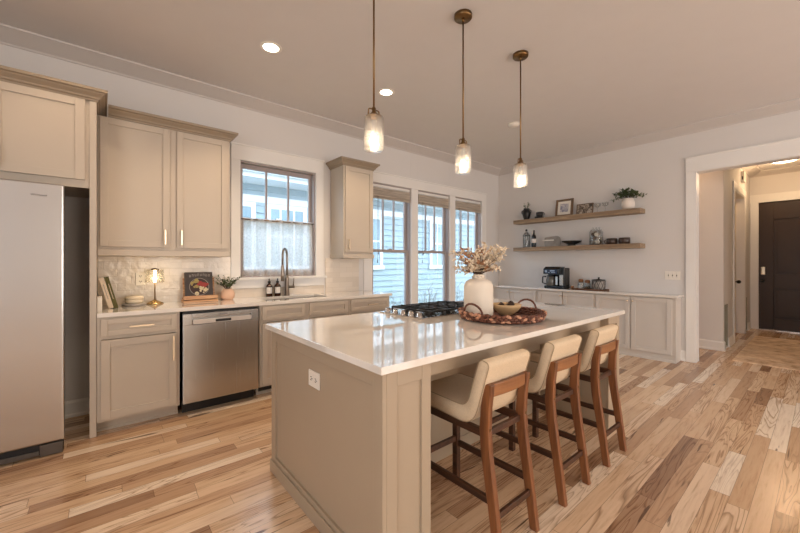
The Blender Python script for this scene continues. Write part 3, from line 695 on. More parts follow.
# things on the sink counter
def outlet(name, c, axis, lab, cat, w=.073, h=.117, gang=1, switch=False, wide=False):
    r = root(name, lab, cat, c); b = MB(); s = MB()
    if axis == 'y': b.box(c[0]-w/2, c[0]+w/2, c[1]-.006, c[1], c[2]-h/2, c[2]+h/2); f = lambda u, z, du, dz: s.box(c[0]+u-du, c[0]+u+du, c[1]-.0075, c[1]-.0058, c[2]+z-dz, c[2]+z+dz)
    else: b.box(c[0]-.006, c[0], c[1]-w/2, c[1]+w/2, c[2]-h/2, c[2]+h/2); f = lambda u, z, du, dz: s.box(c[0]-.0075, c[0]-.0058, c[1]+u-du, c[1]+u+du, c[2]+z-dz, c[2]+z+dz)
    b.build('cover_plate', M['white'], r, .002)
    if switch:
        for k in range(gang): f((k-(gang-1)/2)*.046, 0, .005, .012)
        for k in range(gang):
            for z in (-.03, .03): f((k-(gang-1)/2)*.046, z, .002, .002)
        s.build('toggles', M['dark'], r)
    else:
        for q in (-.025, .025):
            s = MB()
            if wide:
                for u in (-.008, .008): f(q+.004, u, .006, .0016)
                f(q-.004, 0, .009, .0012)
            else:
                for u in (-.008, .008): f(u, q+.004, .0016, .006)
                f(0, q-.004, .0012, .009); f(0, q+.004, .009, .0012)
            s.build('socket', M['dark'], r)
    return r
outlet('wall_outlet', (.27, WY-.0095, 1.16), 'y', 'cream double outlet on the tile backsplash behind the small lamp', 'outlet')
def rotbox(mb, mtx, *a): mb.M = mtx; mb.box(*a); mb.M = Matrix(); return mb
# leaning books: local frame x = thickness, y = depth, z = height, tilted towards the tall panel
def book(x, tilt, t, h, d, m, lab, marks, y=3.80):
    r = root('book', lab, 'book', (x, y, ZC), 'books leaning by the refrigerator panel')
    T = Matrix.Translation((x, y, ZC)) @ Matrix.Rotation(-tilt, 4, 'Y')
    off = Matrix.Translation((0, 0, 0.0))
    rotbox(rotbox(rotbox(MB(), T, 0, .003, 0, d, 0, h), T, t-.003, t, 0, d, 0, h), T, 0, t, 0, .004, 0, h).build('cover', m, r, .001)
    rotbox(MB(), T, .0032, t-.0032, .0042, d-.006, .004, h-.004).build('pages', M['paper'], r)
    b = MB(); rotbox(b, T, t*.44, t*.56, -.0006, .0002, h*.30, h*.78)
    b.build('spine_lettering', marks, r)
    return r
tl = math.radians(14)
book(.038, tl, .032, .262, .19, M['bookwhite'], 'cream book leaning against the tall cabinet panel, left of the green one', M['marble'])
book(.0725, tl, .030, .270, .20, M['bookgreen'], 'olive green book leaning against the cream book on the counter', M['bookwhite'])
tag(MB().box(-.033, -.004, 3.60, 3.68, ZC, ZC+.118).build('white_box', M['white'], None, .004, (-.02, 3.64, ZC)), 'narrow white box at the left end of the counter in front of the books', 'box')
r = tag(MB().lathe([(0, 0), (.085, 0), (.09, .004), (.09, .018), (.086, .022), (0, .022)], (.215, 3.95, ZC), 32).build('marble_board', M['marble'], None, 0, (.215, 3.95, ZC)), 'round grey marble board under the lidded dish by the outlet', 'board')
r = root('lidded_dish', 'small cream lidded stoneware dish resting on the round marble board', 'dish', (.215, 3.95, ZC+.022))
MB().lathe([(0, 0), (.058, 0), (.066, .01), (.067, .034), (0, .034)], (.215, 3.95, ZC+.022), 28).build('bowl', M['cream'], r)
MB().lathe([(.069, .0345), (.069, .05), (.064, .062), (0, .066)], (.215, 3.95, ZC+.022), 28).build('lid', M['cream'], r)
# little lamp
lx, ly = .372, 4.0
r = root('table_lamp', 'small lit brass table lamp with clear glass shade on the counter', 'lamp', (lx, ly, ZC))
MB().lathe([(.0, 0), (.068, 0), (.07, .004), (.062, .012), (.04, .022), (.02, .034), (.008, .042), (0, .042)], (lx, ly, ZC), 28).build('base', M['brass'], r)
MB().tube([(lx, ly, ZC+.04), (lx, ly, ZC+.20)], .0055, 10).build('stem', M['bronze'], r)
MB().lathe([(.012, .20), (.012, .315), (0, .315)], (lx, ly, ZC), 12).build('light_core', M['lampled'], r)
MB().lathe([(.075, .20), (.078, .205), (.070, .318), (.067, .318), (.075, .206)], (lx, ly, ZC), 28).build('glass_shade', M['lampglass'], r, recalc=False)
MB().lathe([(0, .316), (.034, .316), (.03, .326), (.01, .332), (0, .334)], (lx, ly, ZC), 20).build('cap', M['bronze'], r)
pl = bpy.data.lights.new('table_lamp_light', 'POINT'); pl.energy = 1.3; pl.color = (1, .78, .5); pl.shadow_soft_size = .04
po = bpy.data.objects.new('table_lamp_light', pl); COL.objects.link(po); po.parent = r; po.location = (0, -.035, .26)

# cookbook on its stand
kx, ky = .742, 4.0
r = root('cookbook_stand', 'small wooden cookbook stand on the counter right of the brass lamp', 'stand', (kx, ky, ZC))
T = Matrix.Translation((kx, ky+.015, ZC+.045)) @ Matrix.Rotation(math.radians(-12), 4, 'X')
rotbox(MB(), T, -.14, .14, .0, .012, 0, .19).build('back_board', M['standwood'], r, .002)
MB().box(kx-.15, kx+.15, ky-.085, ky+.075, ZC, ZC+.018).build('base', M['standwood'], r, .003)
MB().box(kx-.15, kx+.15, ky-.075, ky+.03, ZC+.026, ZC+.044).box(kx-.15, kx+.15, ky-.082, ky-.07, ZC+.026, ZC+.062).box(kx-.12, kx+.12, ky-.03, ky+.03, ZC+.018, ZC+.026).build('ledge', M['standwood'], r, .003)
r = root('cookbook', 'dark cookbook with a colourful plate on its cover, propped on the wooden stand', 'book', (kx, ky, ZC+.045))
T = Matrix.Translation((kx-.005, ky-.0065, ZC+.0445)) @ Matrix.Rotation(math.radians(-12), 4, 'X')
rotbox(MB(), T, -.122, .122, -.02, .02, 0, .245).build('cover', M['cover'], r, .001)
rotbox(MB(), T, -.118, .1225, -.0165, .0165, .003, .2455).build('pages', M['paper'], r)
def disc(mb, T, cx, cz, rad, y, n=28, sx=1., sz=1.):
    mb.M = T; mb.add([(cx+rad*sx*math.cos(2*PI*k/n), y, cz+rad*sz*math.sin(2*PI*k/n)) for k in range(n)]+[(cx+rad*sx*math.cos(2*PI*k/n), y+.0003, cz+rad*sz*math.sin(2*PI*k/n)) for k in range(n)],
        [tuple(range(n)), tuple(range(2*n-1, n-1, -1))]); mb.M = Matrix(); return mb
disc(MB(), T, .0, .098, .088, -.0206).build('plate_print', M['plate'], r); disc(MB(), T, 0, .098, .082, -.021).build('plate_print', M['fooddark'], r)
b = [MB() for _ in range(4)]; rr = random.Random(4)
for k in range(46):
    a = rr.uniform(0, 2*PI); q = .076*math.sqrt(rr.random()); cx, cz = q*math.cos(a), .098+q*math.sin(a)
    i = 0 if (cx > -.01 and cz > .10) else (1 if (cx < 0 and cz > .09) else (2 if cx < -.03 else 3))
    disc(b[i], T, cx, cz, rr.uniform(.008, .018), -.0213-.00003*k, 10, rr.uniform(.6, 1.3), rr.uniform(.6, 1.2))
for q, mm in zip(b, ('foodred', 'foodgreen', 'fooddark', 'foodcream')): q.build('food_print', M[mm], r)
b = MB()
for k in range(8):
    x = -.085+k*.024; zz = .196+.010*math.cos((k-3.5)*.45)
    b.M = T; b.box(x, x+.004, -.0212, -.0204, zz, zz+.024)
    b.box(x, x+.015, -.0212, -.0204, zz+(.020 if k % 2 else .0), zz+(.024 if k % 2 else .004)); b.box(x+.011, x+.015, -.0212, -.0204, zz, zz+.024); b.M = Matrix()
b.build('title_marks', M['silver'], r)

def sprig(stems, leaves, base, tip, bend, n, L, w, rr, r0=.0025, both=True):
    base = Vector(base); tip = Vector(tip); mid = (base+tip)/2+Vector(bend); pts = []
    for k in range(9):
        t = k/8; pts.append(base*(1-t)**2+mid*2*t*(1-t)+tip*t*t)
    stems.tube(pts, [r0*(1-.6*k/8) for k in range(9)], 6)
    for k in range(n):
        t = .25+.75*(k+.5)/n; i = min(7, int(t*8)); p = pts[i].lerp(pts[i+1], t*8-i); d = (pts[i+1]-pts[i]).normalized()
        sd = Vector((rr.uniform(-1, 1), rr.uniform(-1, 1), rr.uniform(-.5, .8)))
        leaves.leaf(p, d*.5+sd, L*rr.uniform(.7, 1.2), w*rr.uniform(.7, 1.2), (rr.uniform(-.4, .4), rr.uniform(-.4, .4), 1))
# potted plant by the sink window
px, py = .995, 3.98
r = root('potted_plant', 'small leafy plant in a pale terracotta pot by the sink window', 'plant', (px, py, ZC))
MB().lathe([(0, 0), (.045, 0), (.062, .02), (.068, .05), (.062, .085), (.045, .105), (.04, .115), (.034, .115), (.036, .09), (0, .09)], (px, py, ZC), 28).build('pot', M['potpink'], r)
st, lf = MB(), MB(); rr = random.Random(12)
for k in range(24):
    a = rr.uniform(0, 2*PI); s = rr.uniform(.03, .15); sprig(st, lf, (px, py, ZC+.09), (px+s*math.cos(a), py-.02+.6*s*math.sin(a), ZC+rr.uniform(.15, .25)), (0, 0, .03), 9, .034, .017, rr, .0018)
for s in (-.17, .16): sprig(st, lf, (px, py, ZC+.09), (px+s, py-.05, ZC+.245), (0, 0, .06), 8, .03, .015, rr, .0018)
st.build('stems', M['stem'], r); lf.build('leaves', M['leafgreen'], r, recalc=False)

# cafe curtain on its rod
r = root('cafe_curtain', 'sheer linen cafe curtain over the lower half of the sink window', 'curtain', (1.605, WY+.03, 1.155))
vs = []; fs = []; n = 150; zs = [1.158, 1.21, 1.225, 1.4, 1.6, 1.775, 1.79, 1.815]; rr = random.Random(2); ph = [rr.uniform(0, 6) for _ in range(4)]
for i in range(n+1):
    u = i/n; x = 1.178+u*.855
    for j, z in enumerate(zs):
        f = 1-.45*(z-1.158)/.66
        y = WY+.018+.012*f*(math.sin(u*46+ph[0])+.6*math.sin(u*83+ph[1])+.5*math.sin(u*21+ph[2]))
        vs.append((x+.006*math.sin(u*31+j), y, z))
m_ = len(zs)
for i in range(n):
    for j in range(m_-1): fs.append((i*m_+j, (i+1)*m_+j, (i+1)*m_+j+1, i*m_+j+1))
MB().add(vs, fs, True).build('fabric', M['linen'], r, recalc=False)
MB().tube([(1.172, WY+.02, 1.80), (2.038, WY+.02, 1.80)], .006, 8).build('rod', M['bronze'], r)

# raised woven blinds in the tall windows
for k, ((a, b_), lab) in enumerate(zip(LITES, ('left tall window', 'middle tall window', 'right tall window'))):
    r = root('woven_blind', 'raised woven grey-brown blind atop the '+lab, 'blind', ((a+b_)/2, WY+.02, 2.23), 'woven blinds in the tall windows')
    MB().box(a+.02, b_-.02, WY+.0, WY+.04, 2.405, 2.44).build('headrail', M['trim'], r)
    f = MB()
    for q in range(9):
        z = 2.395-q*.0175; o = .004*math.sin(q*1.9)
        f.box(a+.022, b_-.022, WY-.008+o, WY+.036+o*.5, z-.013, z)
    f.build('folded_shade', M['blind'], r, .002)
    xc = a+.10
    MB().tube([(xc, WY-.006, 2.30), (xc, WY-.006, 1.36)], .0018, 6).lathe([(0, 0), (.007, .004), (.004, .05), (0, .052)], (xc, WY-.006, 1.31), 8).build('pull_cord', M['stem'], r)
    MB().tube([(xc+.02, WY-.006, 2.30), (xc+.02, WY-.006, 1.48)], .0018, 6).lathe([(0, 0), (.007, .004), (.004, .05), (0, .052)], (xc+.02, WY-.006, 1.43), 8).build('pull_cord', M['stem'], r)

# ------------------------------------------------------------ island
ZI = .923
IX0, IX1, IY0, IY1, KY = .82, 3.255, 1.085, 2.25, 1.65
r = root('kitchen_island', 'large taupe kitchen island with panelled ends under the white slab', 'island', (2.04, 1.7, 0))
MB().box(IX0+.02, IX1-.02, KY, IY1-.02, .0, .892).build('cabinet_box', M['island'], r)
# end blocks with framed panels (left end faces the viewer's left)
FX = faceX()
lp = MB(); lp.box(IX0+.02, 1.08, IY0+.02, KY, 0, .892)
lp.build('end_block', M['island'], r); MB().box(3.03, IX1-.02, IY0+.02, KY, 0, .892).build('end_block', M['island'], r)
def panel(u0, u1, z0, z1, vf, st, top, bot, M4=None, t=.02, rec=.012):
    b = MB(); b.M = M4 or Matrix()
    b.box(u0, u0+st, vf, vf+t, z0, z1).box(u1-st, u1, vf, vf+t, z0, z1).box(u0+st, u1-st, vf, vf+t, z0, z0+bot).box(u0+st, u1-st, vf, vf+t, z1-top, z1).box(u0+st-.001, u1-st+.001, vf+rec, vf+t, z0+bot-.001, z1-top+.001)
    return b
panel(IY0+.0, IY1, 0, .892, IX0, .062, .07, .10, FX).build('end_panel', M['island'], r, .0015)
panel(IX0+.0205, 1.08, 0, .892, IY0, .052, .07, .10).build('front_panel', M['island'], r, .0015)
panel(3.03, IX1, 0, .892, IY0, .052, .07, .10).build('front_panel', M['island'], r, .0015)
MB().box(IX1-.02, IX1, IY0+.02, IY1, 0, .892).build('end_panel', M['island'], r, .0015)
MB().box(IX0-.010, IX0, IY0-.01, IY1, 0, .075).box(IX0-.010, 1.085, IY0-.010, IY0, 0, .075).box(1.08, 3.03, KY-.012, KY, 0, .09).build('base_molding', M['island'], r, .003)
MB().box(1.08, 3.03, IY0+.06, IY0+.09, .80, .892).build('apron', M['island'], r, .0015)
for k in range(4):
    a = 1.0+k*.53; MB().box(a, a+.52, IY1-.02, IY1, .12, .87).build('door', M['island'], r, .002)
tag(MB().box(.79, 3.285, 1.052, 2.275, .893, ZI).build('island_countertop', M['quartz'], None, .002, (2.04, 1.66, .893)), 'glossy white quartz slab on top of the kitchen island', 'countertop')
outlet('island_outlet', (IX0+.0118, 1.675, .715), 'x', 'white outlet on the left end panel of the island', 'outlet', .118, .082, wide=True)

# cooktop
r = root('gas_cooktop', 'steel gas cooktop with black cast iron grates set in the island', 'cooktop', (2.05, 1.99, ZI))
cx0, cx1, cy0, cy1 = 1.66, 2.42, 1.765, 2.245
MB().box(cx0, cx1, cy0, cy1, ZI, ZI+.008).build('base_plate', M['chrome'], r, .002)
for k in range(5):
    y = cy0+.06+k*.09
    MB().lathe([(.024, .008), (.024, .012), (.019, .014), (.017, .036), (.0, .037)], (cx0+.045, y, ZI), 16).box(cx0+.041, cx0+.049, y-.018, y+.018, ZI+.03, ZI+.042).build('knob', M['chrome'], r)
gw = (cx1-.02-(cx0+.10))/3
for k in range(3):
    a = cx0+.10+k*gw+.004; b_ = a+gw-.008; g = MB(); za, zb = ZI+.034, ZI+.046; w = .012; ya, yb = cy0+.03, cy1-.03
    g.box(a, b_, ya, ya+w, za, zb).box(a, b_, yb-w, yb, za, zb).box(a, a+w, ya, yb, za, zb).box(b_-w, b_, ya, yb, za, zb)
    for q in (.25, .5, .75): yy = ya+(yb-ya)*q; g.box(a, b_, yy-w/2, yy+w/2, za, zb+.004)
    xm = (a+b_)/2; g.box(xm-w/2, xm+w/2, ya, yb, za, zb+.004)
    for xx in (a, b_-w):
        for yy in (ya, (ya+yb)/2-w/2, yb-w): g.box(xx, xx+w, yy, yy+w, ZI+.008, za)
    g.build('grate', M['iron'], r, .002)
for (x, y, s) in ((cx0+.21, cy0+.13, .035), (cx0+.21, cy1-.13, .042), (cx0+.42, (cy0+cy1)/2, .052), (cx0+.63, cy0+.13, .042), (cx0+.63, cy1-.13, .035)):
    MB().lathe([(s*1.2, .008), (s*1.2, .014), (s, .016), (s, .026), (s*.9, .03), (0, .031)], (x, y, ZI), 18).build('burner', M['iron'], r)

# woven tray with vase, flowers and bowl
tx, ty, tr = 2.135, 1.452, .27
r = root('woven_tray', 'round dark woven rattan tray with two hoop handles on the island', 'tray', (tx, ty, ZI))
MB().lathe([(0, .002), (tr-.02, .002), (tr-.02, .012), (0, .012)], (tx, ty, ZI), 40).build('base', M['rattan'], r)
b = MB(); rr = random.Random(9); n = 58
for row in range(3):
    for k in range(n):
        a = 2*PI*(k+.5*(row % 2))/n; R_ = tr-.004+.008*row; z = ZI+.0175+row*.0165
        p = Vector((tx+R_*math.cos(a), ty+R_*math.sin(a), z)); tn = Vector((-math.sin(a), math.cos(a), 0)); rad = Vector((math.cos(a), math.sin(a), 0))
        d = tn*.017+Vector((0, 0, .006*(1 if k % 2 else -1)))
        b.tube([p-d, p-d*.4+rad*.006, p+d*.4+rad*.006, p+d], [.005, .0105, .0105, .005], 7, mi=0 if rr.random() < .6 else 1)
        b.tube([p-rad*.012-d, p-rad*.012+d], .0085, 6, mi=0)
b.build('woven_rim', [M['rattan'], M['rattan2']], r)
for s in (1, -1):
    a0 = math.radians(-8 if s > 0 else 172); pts = []
    for k in range(11):
        a = PI*k/10; t = -.085*math.cos(a); ang = a0+t/tr; pts.append((tx+(tr+.008)*math.cos(ang), ty+(tr+.008)*math.sin(ang), ZI+.048+.07*math.sin(a)))
    MB().tube(pts, .007, 8).build('handle', M['rattan'], r)
vx, vy, vz = 2.06, 1.59, ZI+.0125
r = root('vase', 'large matte cream bottle-shaped vase standing on the woven tray', 'vase', (vx, vy, vz))
MB().lathe([(0, 0), (.094, 0), (.101, .008), (.103, .03), (.103, .195), (.100, .22), (.088, .243), (.064, .258), (.042, .264), (.036, .274), (.038, .288), (.042, .292), (.036, .294), (.031, .28), (0, .28)], (vx, vy, vz), 40).build('body', M['vase'], r)
b = MB()
for k in range(9):
    a = 2*PI*k/9; b.tube([(vx+.040*math.cos(a), vy+.040*math.sin(a), vz+.272), (vx+.044*math.cos(a+.35), vy+.044*math.sin(a+.35), vz+.277), (vx+.040*math.cos(a+.7), vy+.040*math.sin(a+.7), vz+.272)], .006, 6)
b.build('neck_cord', M['vase'], r)
r = root('dried_flower_bouquet', 'bouquet of cream and rust dried branches in the cream vase', 'flowers', (vx, vy, vz+.29))
st, lf, lr_ = MB(), MB(), MB(); rr = random.Random(21); right = Vector((.767, -.641, 0)); fwd = Vector((.641, .767, 0))
specs = []
for k in range(34):
    specs.append((rr.uniform(-.15, .16), rr.uniform(-.10, .10), rr.uniform(.03, .20)))
specs += [(.185, .02, .15), (.195, -.01, .19), (-.17, 0, .13), (-.16, .02, .05), (.05, 0, .225), (.12, .03, .215), (-.06, .02, .185), (-.14, 0, .04), (.11, -.05, .04), (.14, 0, .06), (-.11, -.05, .03), (-.19, .02, .17)]
for i, (u, w, hh) in enumerate(specs):
    tip = Vector((vx, vy, vz+.29+hh))+right*u+fwd*w
    sprig(st, lf if i % 4 else lr_, (vx+rr.uniform(-.014, .014), vy+rr.uniform(-.014, .014), vz+.287), tip, (0, 0, .02), 12 if i % 4 else 8, .046, .027 if i % 4 else .03, rr, .0024)
    for q in range(5): lf.ball(tuple(tip+Vector((rr.uniform(-.02, .02), rr.uniform(-.02, .02), rr.uniform(-.03, .015)))), rr.uniform(.004, .009), 6)
for q in range(5): lr_.ball(tuple(Vector((vx, vy, vz+.36+rr.uniform(-.02, .04)))+right*rr.uniform(-.01, .06)+fwd*rr.uniform(-.05, 0)), rr.uniform(.014, .022), 8)
st.build('stems', M['stem'], r); lf.build('cream_petals', M['dried'], r, recalc=False); lr_.build('rust_leaves', M['dried2'], r, recalc=False)
bx, by = 2.25, 1.485
tag(MB().lathe([(0, 0), (.045, 0), (.05, .006), (.08, .03), (.10, .058), (.105, .078), (.10, .078), (.088, .056), (.06, .024), (0, .016)], (bx, by, ZI+.0125), 36).build('serving_bowl', M['bowl'], None, 0, (bx, by, ZI+.0125)), 'tan stoneware bowl beside the vase on the woven tray', 'bowl')
for k, (dx, dy, s, lab) in enumerate(((-.035, .02, .03, 'dark pinecone at the left in the tan bowl'), (.03, -.015, .034, 'dark pinecone at the right in the tan bowl'))):
    c = (bx+dx, by+dy, ZI+.0125+.024+s*1.1); b = MB(); b.ball(c, s*.8, 12)
    for q in range(60):
        zf = 1-2*(q+.5)/60; a = q*2.4; rad = math.sqrt(1-zf*zf); d = Vector((rad*math.cos(a), rad*math.sin(a), zf*1.1))
        b.leaf(Vector(c)+d*s*.68, d+Vector((0, 0, .5)), s*.5, s*.42)
    tag(b.build('pinecone', M['cone'], None, 0, c, recalc=False), lab, 'pinecone', 'pinecones in the tan bowl')

# ------------------------------------------------------------ bar stools
def rounded(pts, rad, n=5):
    out = []; m = len(pts)
    for i in range(m):
        p0, p, p1 = Vector(pts[i-1]), Vector(pts[i]), Vector(pts[(i+1) % m]); rr_ = rad[i] if isinstance(rad, (list, tuple)) else rad
        a = p+(p0-p).normalized()*min(rr_, (p0-p).length*.45); b = p+(p1-p).normalized()*min(rr_, (p1-p).length*.45)
        for k in range(n+1):
            t = k/n; out.append(tuple(a*(1-t)**2+p*2*t*(1-t)+b*t*t))
    return out
def stool():
    r = root('bar_stool', '', 'stool', (0, 0, 0))
    # side profile (y, z), front = +y ; origin on the floor under the seat centre (y offset -1.17)
    P = rounded([(-.225, .865), (-.165, .878), (-.09, .638), (.27, .648), (.285, .575), (-.13, .555)], [.03, .03, .05, .04, .03, .085], 6)
    cu = MB(); w = .176; pr = []
    for dx, ins in ((-w, .012), (-w+.006, .003), (-w+.016, 0), (w-.016, 0), (w-.006, .003), (w, .012)): pr.append((dx, ins))
    cy = sum(p[0] for p in P)/len(P); n = len(P); vs = []; fs = []
    # inset along the polygon normal
    def inset(P, d):
        o = []
        for i in range(len(P)):
            a, b = Vector(P[i-1]), Vector(P[(i+1) % len(P)]); t = (b-a).normalized(); nn = Vector((t.y, -t.x)); o.append((P[i][0]+nn.x*d, P[i][1]+nn.y*d))
        return o
    A = sum(P[i][0]*P[(i+1) % n][1]-P[(i+1) % n][0]*P[i][1] for i in range(n)); sg = -1 if A > 0 else 1
    for dx, ins in pr: vs += [(dx, a, b) for a, b in inset(P, ins*sg)]
    for s in range(len(pr)-1):
        for k in range(n): k2 = (k+1) % n; fs.append((s*n+k, s*n+k2, (s+1)*n+k2, (s+1)*n+k))
    fs += [tuple(range(n)), tuple((len(pr)-1)*n+k for k in range(n))]
    cu.add(vs, fs, True); c = cu.build('seat_cushion', M['fabric'], r)
    for s in (-1, 1): MB().tube([(s*(w-.004), a, b) for a, b in inset(P, .002*sg)], .0022, 5, closed=True).build('seam', M['piping'], c)
    for s in (-1, 1):
        cl = [(-.255, 0, .040), (-.225, .22, .044), (-.19, .45, .050), (-.182, .56, .050), (-.188, .66, .046), (-.205, .765, .038)]
        back = [(y-d/2, z) for y, z, d in cl]; fr = [(y+d/2, z) for y, z, d in cl]
        lg = MB().prism(back+fr[::-1], 'x', s*.148-.015, s*.148+.015).build('leg', M['stoolwood'], r, .004, label='curved brown rear leg')
        MB().lathe([(0, 0), (.007, 0), (.006, .003), (0, .004)], (0, 0, 0), 10).build('rivet', M['bronze'], lg)
        rv = lg.children[-1]; rv.rotation_euler = (PI/2, 0, 0); rv.location = (s*.148, -.207, .56)
        MB().box(s*.140-.016, s*.140+.016, .225, .260, 0, .55).build('leg', M['stooldark'], r, .002, label='straight dark front leg')
        MB().box(s*.142-.011, s*.142+.011, -.17, .225, .515, .552).build('side_rail', M['stooldark'], r, .002)
        MB().box(s*.145-.009, s*.145+.009, -.205, .226, .225, .258).build('stretcher', M['stooldark'], r, .002)
    # curved crest rail joining the rear legs
    vs = []; fs = []; n = 9
    for k in range(n):
        x = -.133+.266*k/(n-1); bow = -.010*(1-(x/.133)**2)
        for dy, z in ((-.011, .705), (.011, .705), (.007, .765), (-.015, .765)): vs.append((x, -.200+bow+dy, z))
    for k in range(n-1):
        for q in range(4): fs.append((k*4+q, k*4+(q+1) % 4, (k+1)*4+(q+1) % 4, (k+1)*4+q))
    fs += [(0, 1, 2, 3), tuple((n-1)*4+q for q in range(4))]
    MB().add(vs, fs).build('crest_rail', M['crest'], r, .003)
    MB().box(-.134, .134, -.24, -.224, .165, .195).build('stretcher', M['stooldark'], r, .002)
    MB().box(-.126, .126, .232, .252, .255, .285).build('stretcher', M['stooldark'], r, .002)
    MB().box(-.126, .126, .232, .252, .515, .55).build('seat_rail', M['stooldark'], r, .002); MB().box(-.13, .13, -.186, -.168, .515, .545).build('seat_rail', M['stooldark'], r, .002)
    return r
s0 = stool(); s0['group'] = 'bar stools along the island'
s0.location = (1.48, 1.17, 0); s0['label'] = 'beige upholstered walnut bar stool nearest the viewer at the island'
copy_tree(s0, (2.06, 1.165, 0), 'middle beige upholstered walnut bar stool, second from the viewer at the island')
copy_tree(s0, (2.645, 1.16, 0), 'beige upholstered walnut bar stool farthest from the viewer at the island')

# ------------------------------------------------------------ pendants, downlights, detector
def pendant():
    r = root('pendant_light', '', 'pendant light', (0, 0, 0))        # origin at the ceiling
    MB().lathe([(0, -.03), (.058, -.03), (.064, -.024), (.064, 0), (0, 0)], (0, 0, 0), 28).build('canopy', M['bronze'], r)
    MB().tube([(0, 0, -.028), (0, 0, -.90)], .0058, 10).tube([(0, 0, -.028), (0, 0, -.05)], .011, 10).build('rod', M['bronze'], r)
    f = MB().lathe([(0, -.965), (.022, -.965), (.022, -.93), (.012, -.92), (.012, -.895), (0, -.89)], (0, 0, 0), 16).lathe([(.0, -.953), (.045, -.953), (.045, -.945), (.0, -.945)], (0, 0, 0), 20)
    f.tube([(-.022, 0, -.905), (-.036, 0, -.908), (-.04, 0, -.945)], .004, 6).tube([(.022, 0, -.905), (.036, 0, -.908), (.04, 0, -.945)], .004, 6).tube([(-.03, 0, -.905), (.03, 0, -.905)], .004, 6)
    f.build('socket_holder', M['bronze'], r)
    MB().lathe([(.030, -.946), (.052, -.948), (.057, -.956), (.058, -.97), (.058, -1.128), (.056, -1.138), (.050, -1.143), (0, -1.143), (0, -1.139), (.046, -1.139), (.052, -1.134), (.0545, -1.126), (.0545, -.97), (.052, -.958), (.03, -.951)], (0, 0, 0), 32).build('glass_shade', M['shade'], r, recalc=False)
    MB().lathe([(0, -1.118), (.012, -1.115), (.02, -1.104), (.0225, -1.088), (.019, -1.07), (.010, -1.056), (0, -1.054)], (0, 0, 0), 18).build('bulb', M['bulb'], r)
    MB().lathe([(0, -1.0535), (.011, -1.0535), (.012, -1.04), (.012, -.966), (0, -.966)], (0, 0, 0), 14).build('bulb_socket', M['white'], r)
    return r
p0 = pendant(); p0['group'] = 'pendants over the island'; p0.location = (1.207, 1.68, CZ)
p0['label'] = 'nearest brass pendant light with seeded glass shade, over the near end of the island'
copy_tree(p0, (2.0, 1.68, CZ), 'middle brass pendant light with seeded glass shade, over the cooktop and vase')
copy_tree(p0, (2.755, 1.68, CZ), 'farthest brass pendant light with seeded glass shade, over the far end of the island')
def downlight(x, y, lab, watts=58):
    r = root('recessed_light', lab, 'ceiling light', (x, y, CZ), 'recessed ceiling lights')
    MB().lathe([(.062, -.001), (.062, -.004), (.085, -.003), (.088, 0), (.062, 0)], (x, y, CZ), 32).build('trim_ring', M['white'], r)
    MB().lathe([(0, -.002), (.062, -.002), (.062, -.0005), (0, -.0005)], (x, y, CZ), 28).build('lens', M['can'], r)
    l = bpy.data.lights.new('downlight', 'SPOT'); l.energy = watts; l.color = (1, .74, .48); l.spot_size = math.radians(116); l.spot_blend = .5; l.shadow_soft_size = .06
    o = bpy.data.objects.new('downlight', l); COL.objects.link(o); o.parent = r; o.location = (0, 0, -.02)
downlight(1.075, 2.96, 'lit recessed ceiling light nearest the viewer, above the sink counter')
downlight(2.285, 2.96, 'lit recessed ceiling light farther along, behind the nearest pendant rod')
downlight(-.14, 2.96, 'lit recessed ceiling light above the refrigerator, outside the picture', 22)
r = tag(MB().lathe([(0, -.034), (.045, -.034), (.062, -.022), (.07, -.014), (.07, 0), (0, 0)], (4.07, 2.575, CZ), 28).build('smoke_detector', M['white'], None, 0, (4.07, 2.575, CZ)), 'round white smoke detector on the ceiling behind the farthest pendant', 'detector')

# ------------------------------------------------------------ built-in cabinets on the back wall
BX, BT = 5.72, .885
def builtin(y0, y1, lab, dy):
    r = root('low_cabinet', lab, 'cabinet', (5.84, (y0+y1)/2, 0), 'low cabinets under the shelves')
    MB().box(BX, WX-.001, y0, y1, .085, .854).build('carcass', M['builtin'], r, .001)
    for a, b_, hy in dy:
        d = shaker(a, b_, .10, .836, BX-.02, st=.055, rec=.013, M4=FX).build('door', M['builtin'], r, .0015)
        MB().box(BX-.044, BX-.02, hy-.004, hy+.004, .776, .784).ball((BX-.046, hy, .78), .0135, 12).build('knob', M['nickel'], d)
    MB().box(BX+.004, WX-.02, y0, y1, 0, .085).box(BX-.008, BX+.004, y0, y1, 0, .03).build('plinth', M['builtin'], r)
    return r
builtin(3.166, WY-.002, 'low greige cabinet in the corner by the tall windows, behind the vase', [(3.19, 3.682, 3.655), (3.70, 4.10, 3.727)])
builtin(2.234, 3.165, 'middle low greige cabinet under the coffee maker', [(2.255, 2.716, 2.69), (2.731, 3.146, 2.757)])
builtin(1.262, 2.233, 'low greige cabinet at the doorway end beneath the light switches', [(1.285, 1.752, 1.725), (1.768, 2.215, 1.795)])
tag(MB().box(BX-.045, WX-.001, 1.215, WY-.001, .855, BT).build('sideboard_countertop', M['quartz'], None, .002, (5.83, 2.6, .855)), 'shallow white quartz countertop on the low cabinets along the back wall', 'countertop')
MB_end = MB().box(BX-.004, WX-.002, 1.243, 1.261, 0, .854)
tag(MB_end.build('cabinet_end_panel', M['builtin'], None, .001, (5.84, 1.25, 0)), 'greige end panel closing the low cabinets beside the doorway', 'panel')
outlet('light_switch', (WX-.0005, 1.336, 1.14), 'x', 'white three-gang light switch plate on the wall by the doorway', 'switch', .172, .115, 3, True)

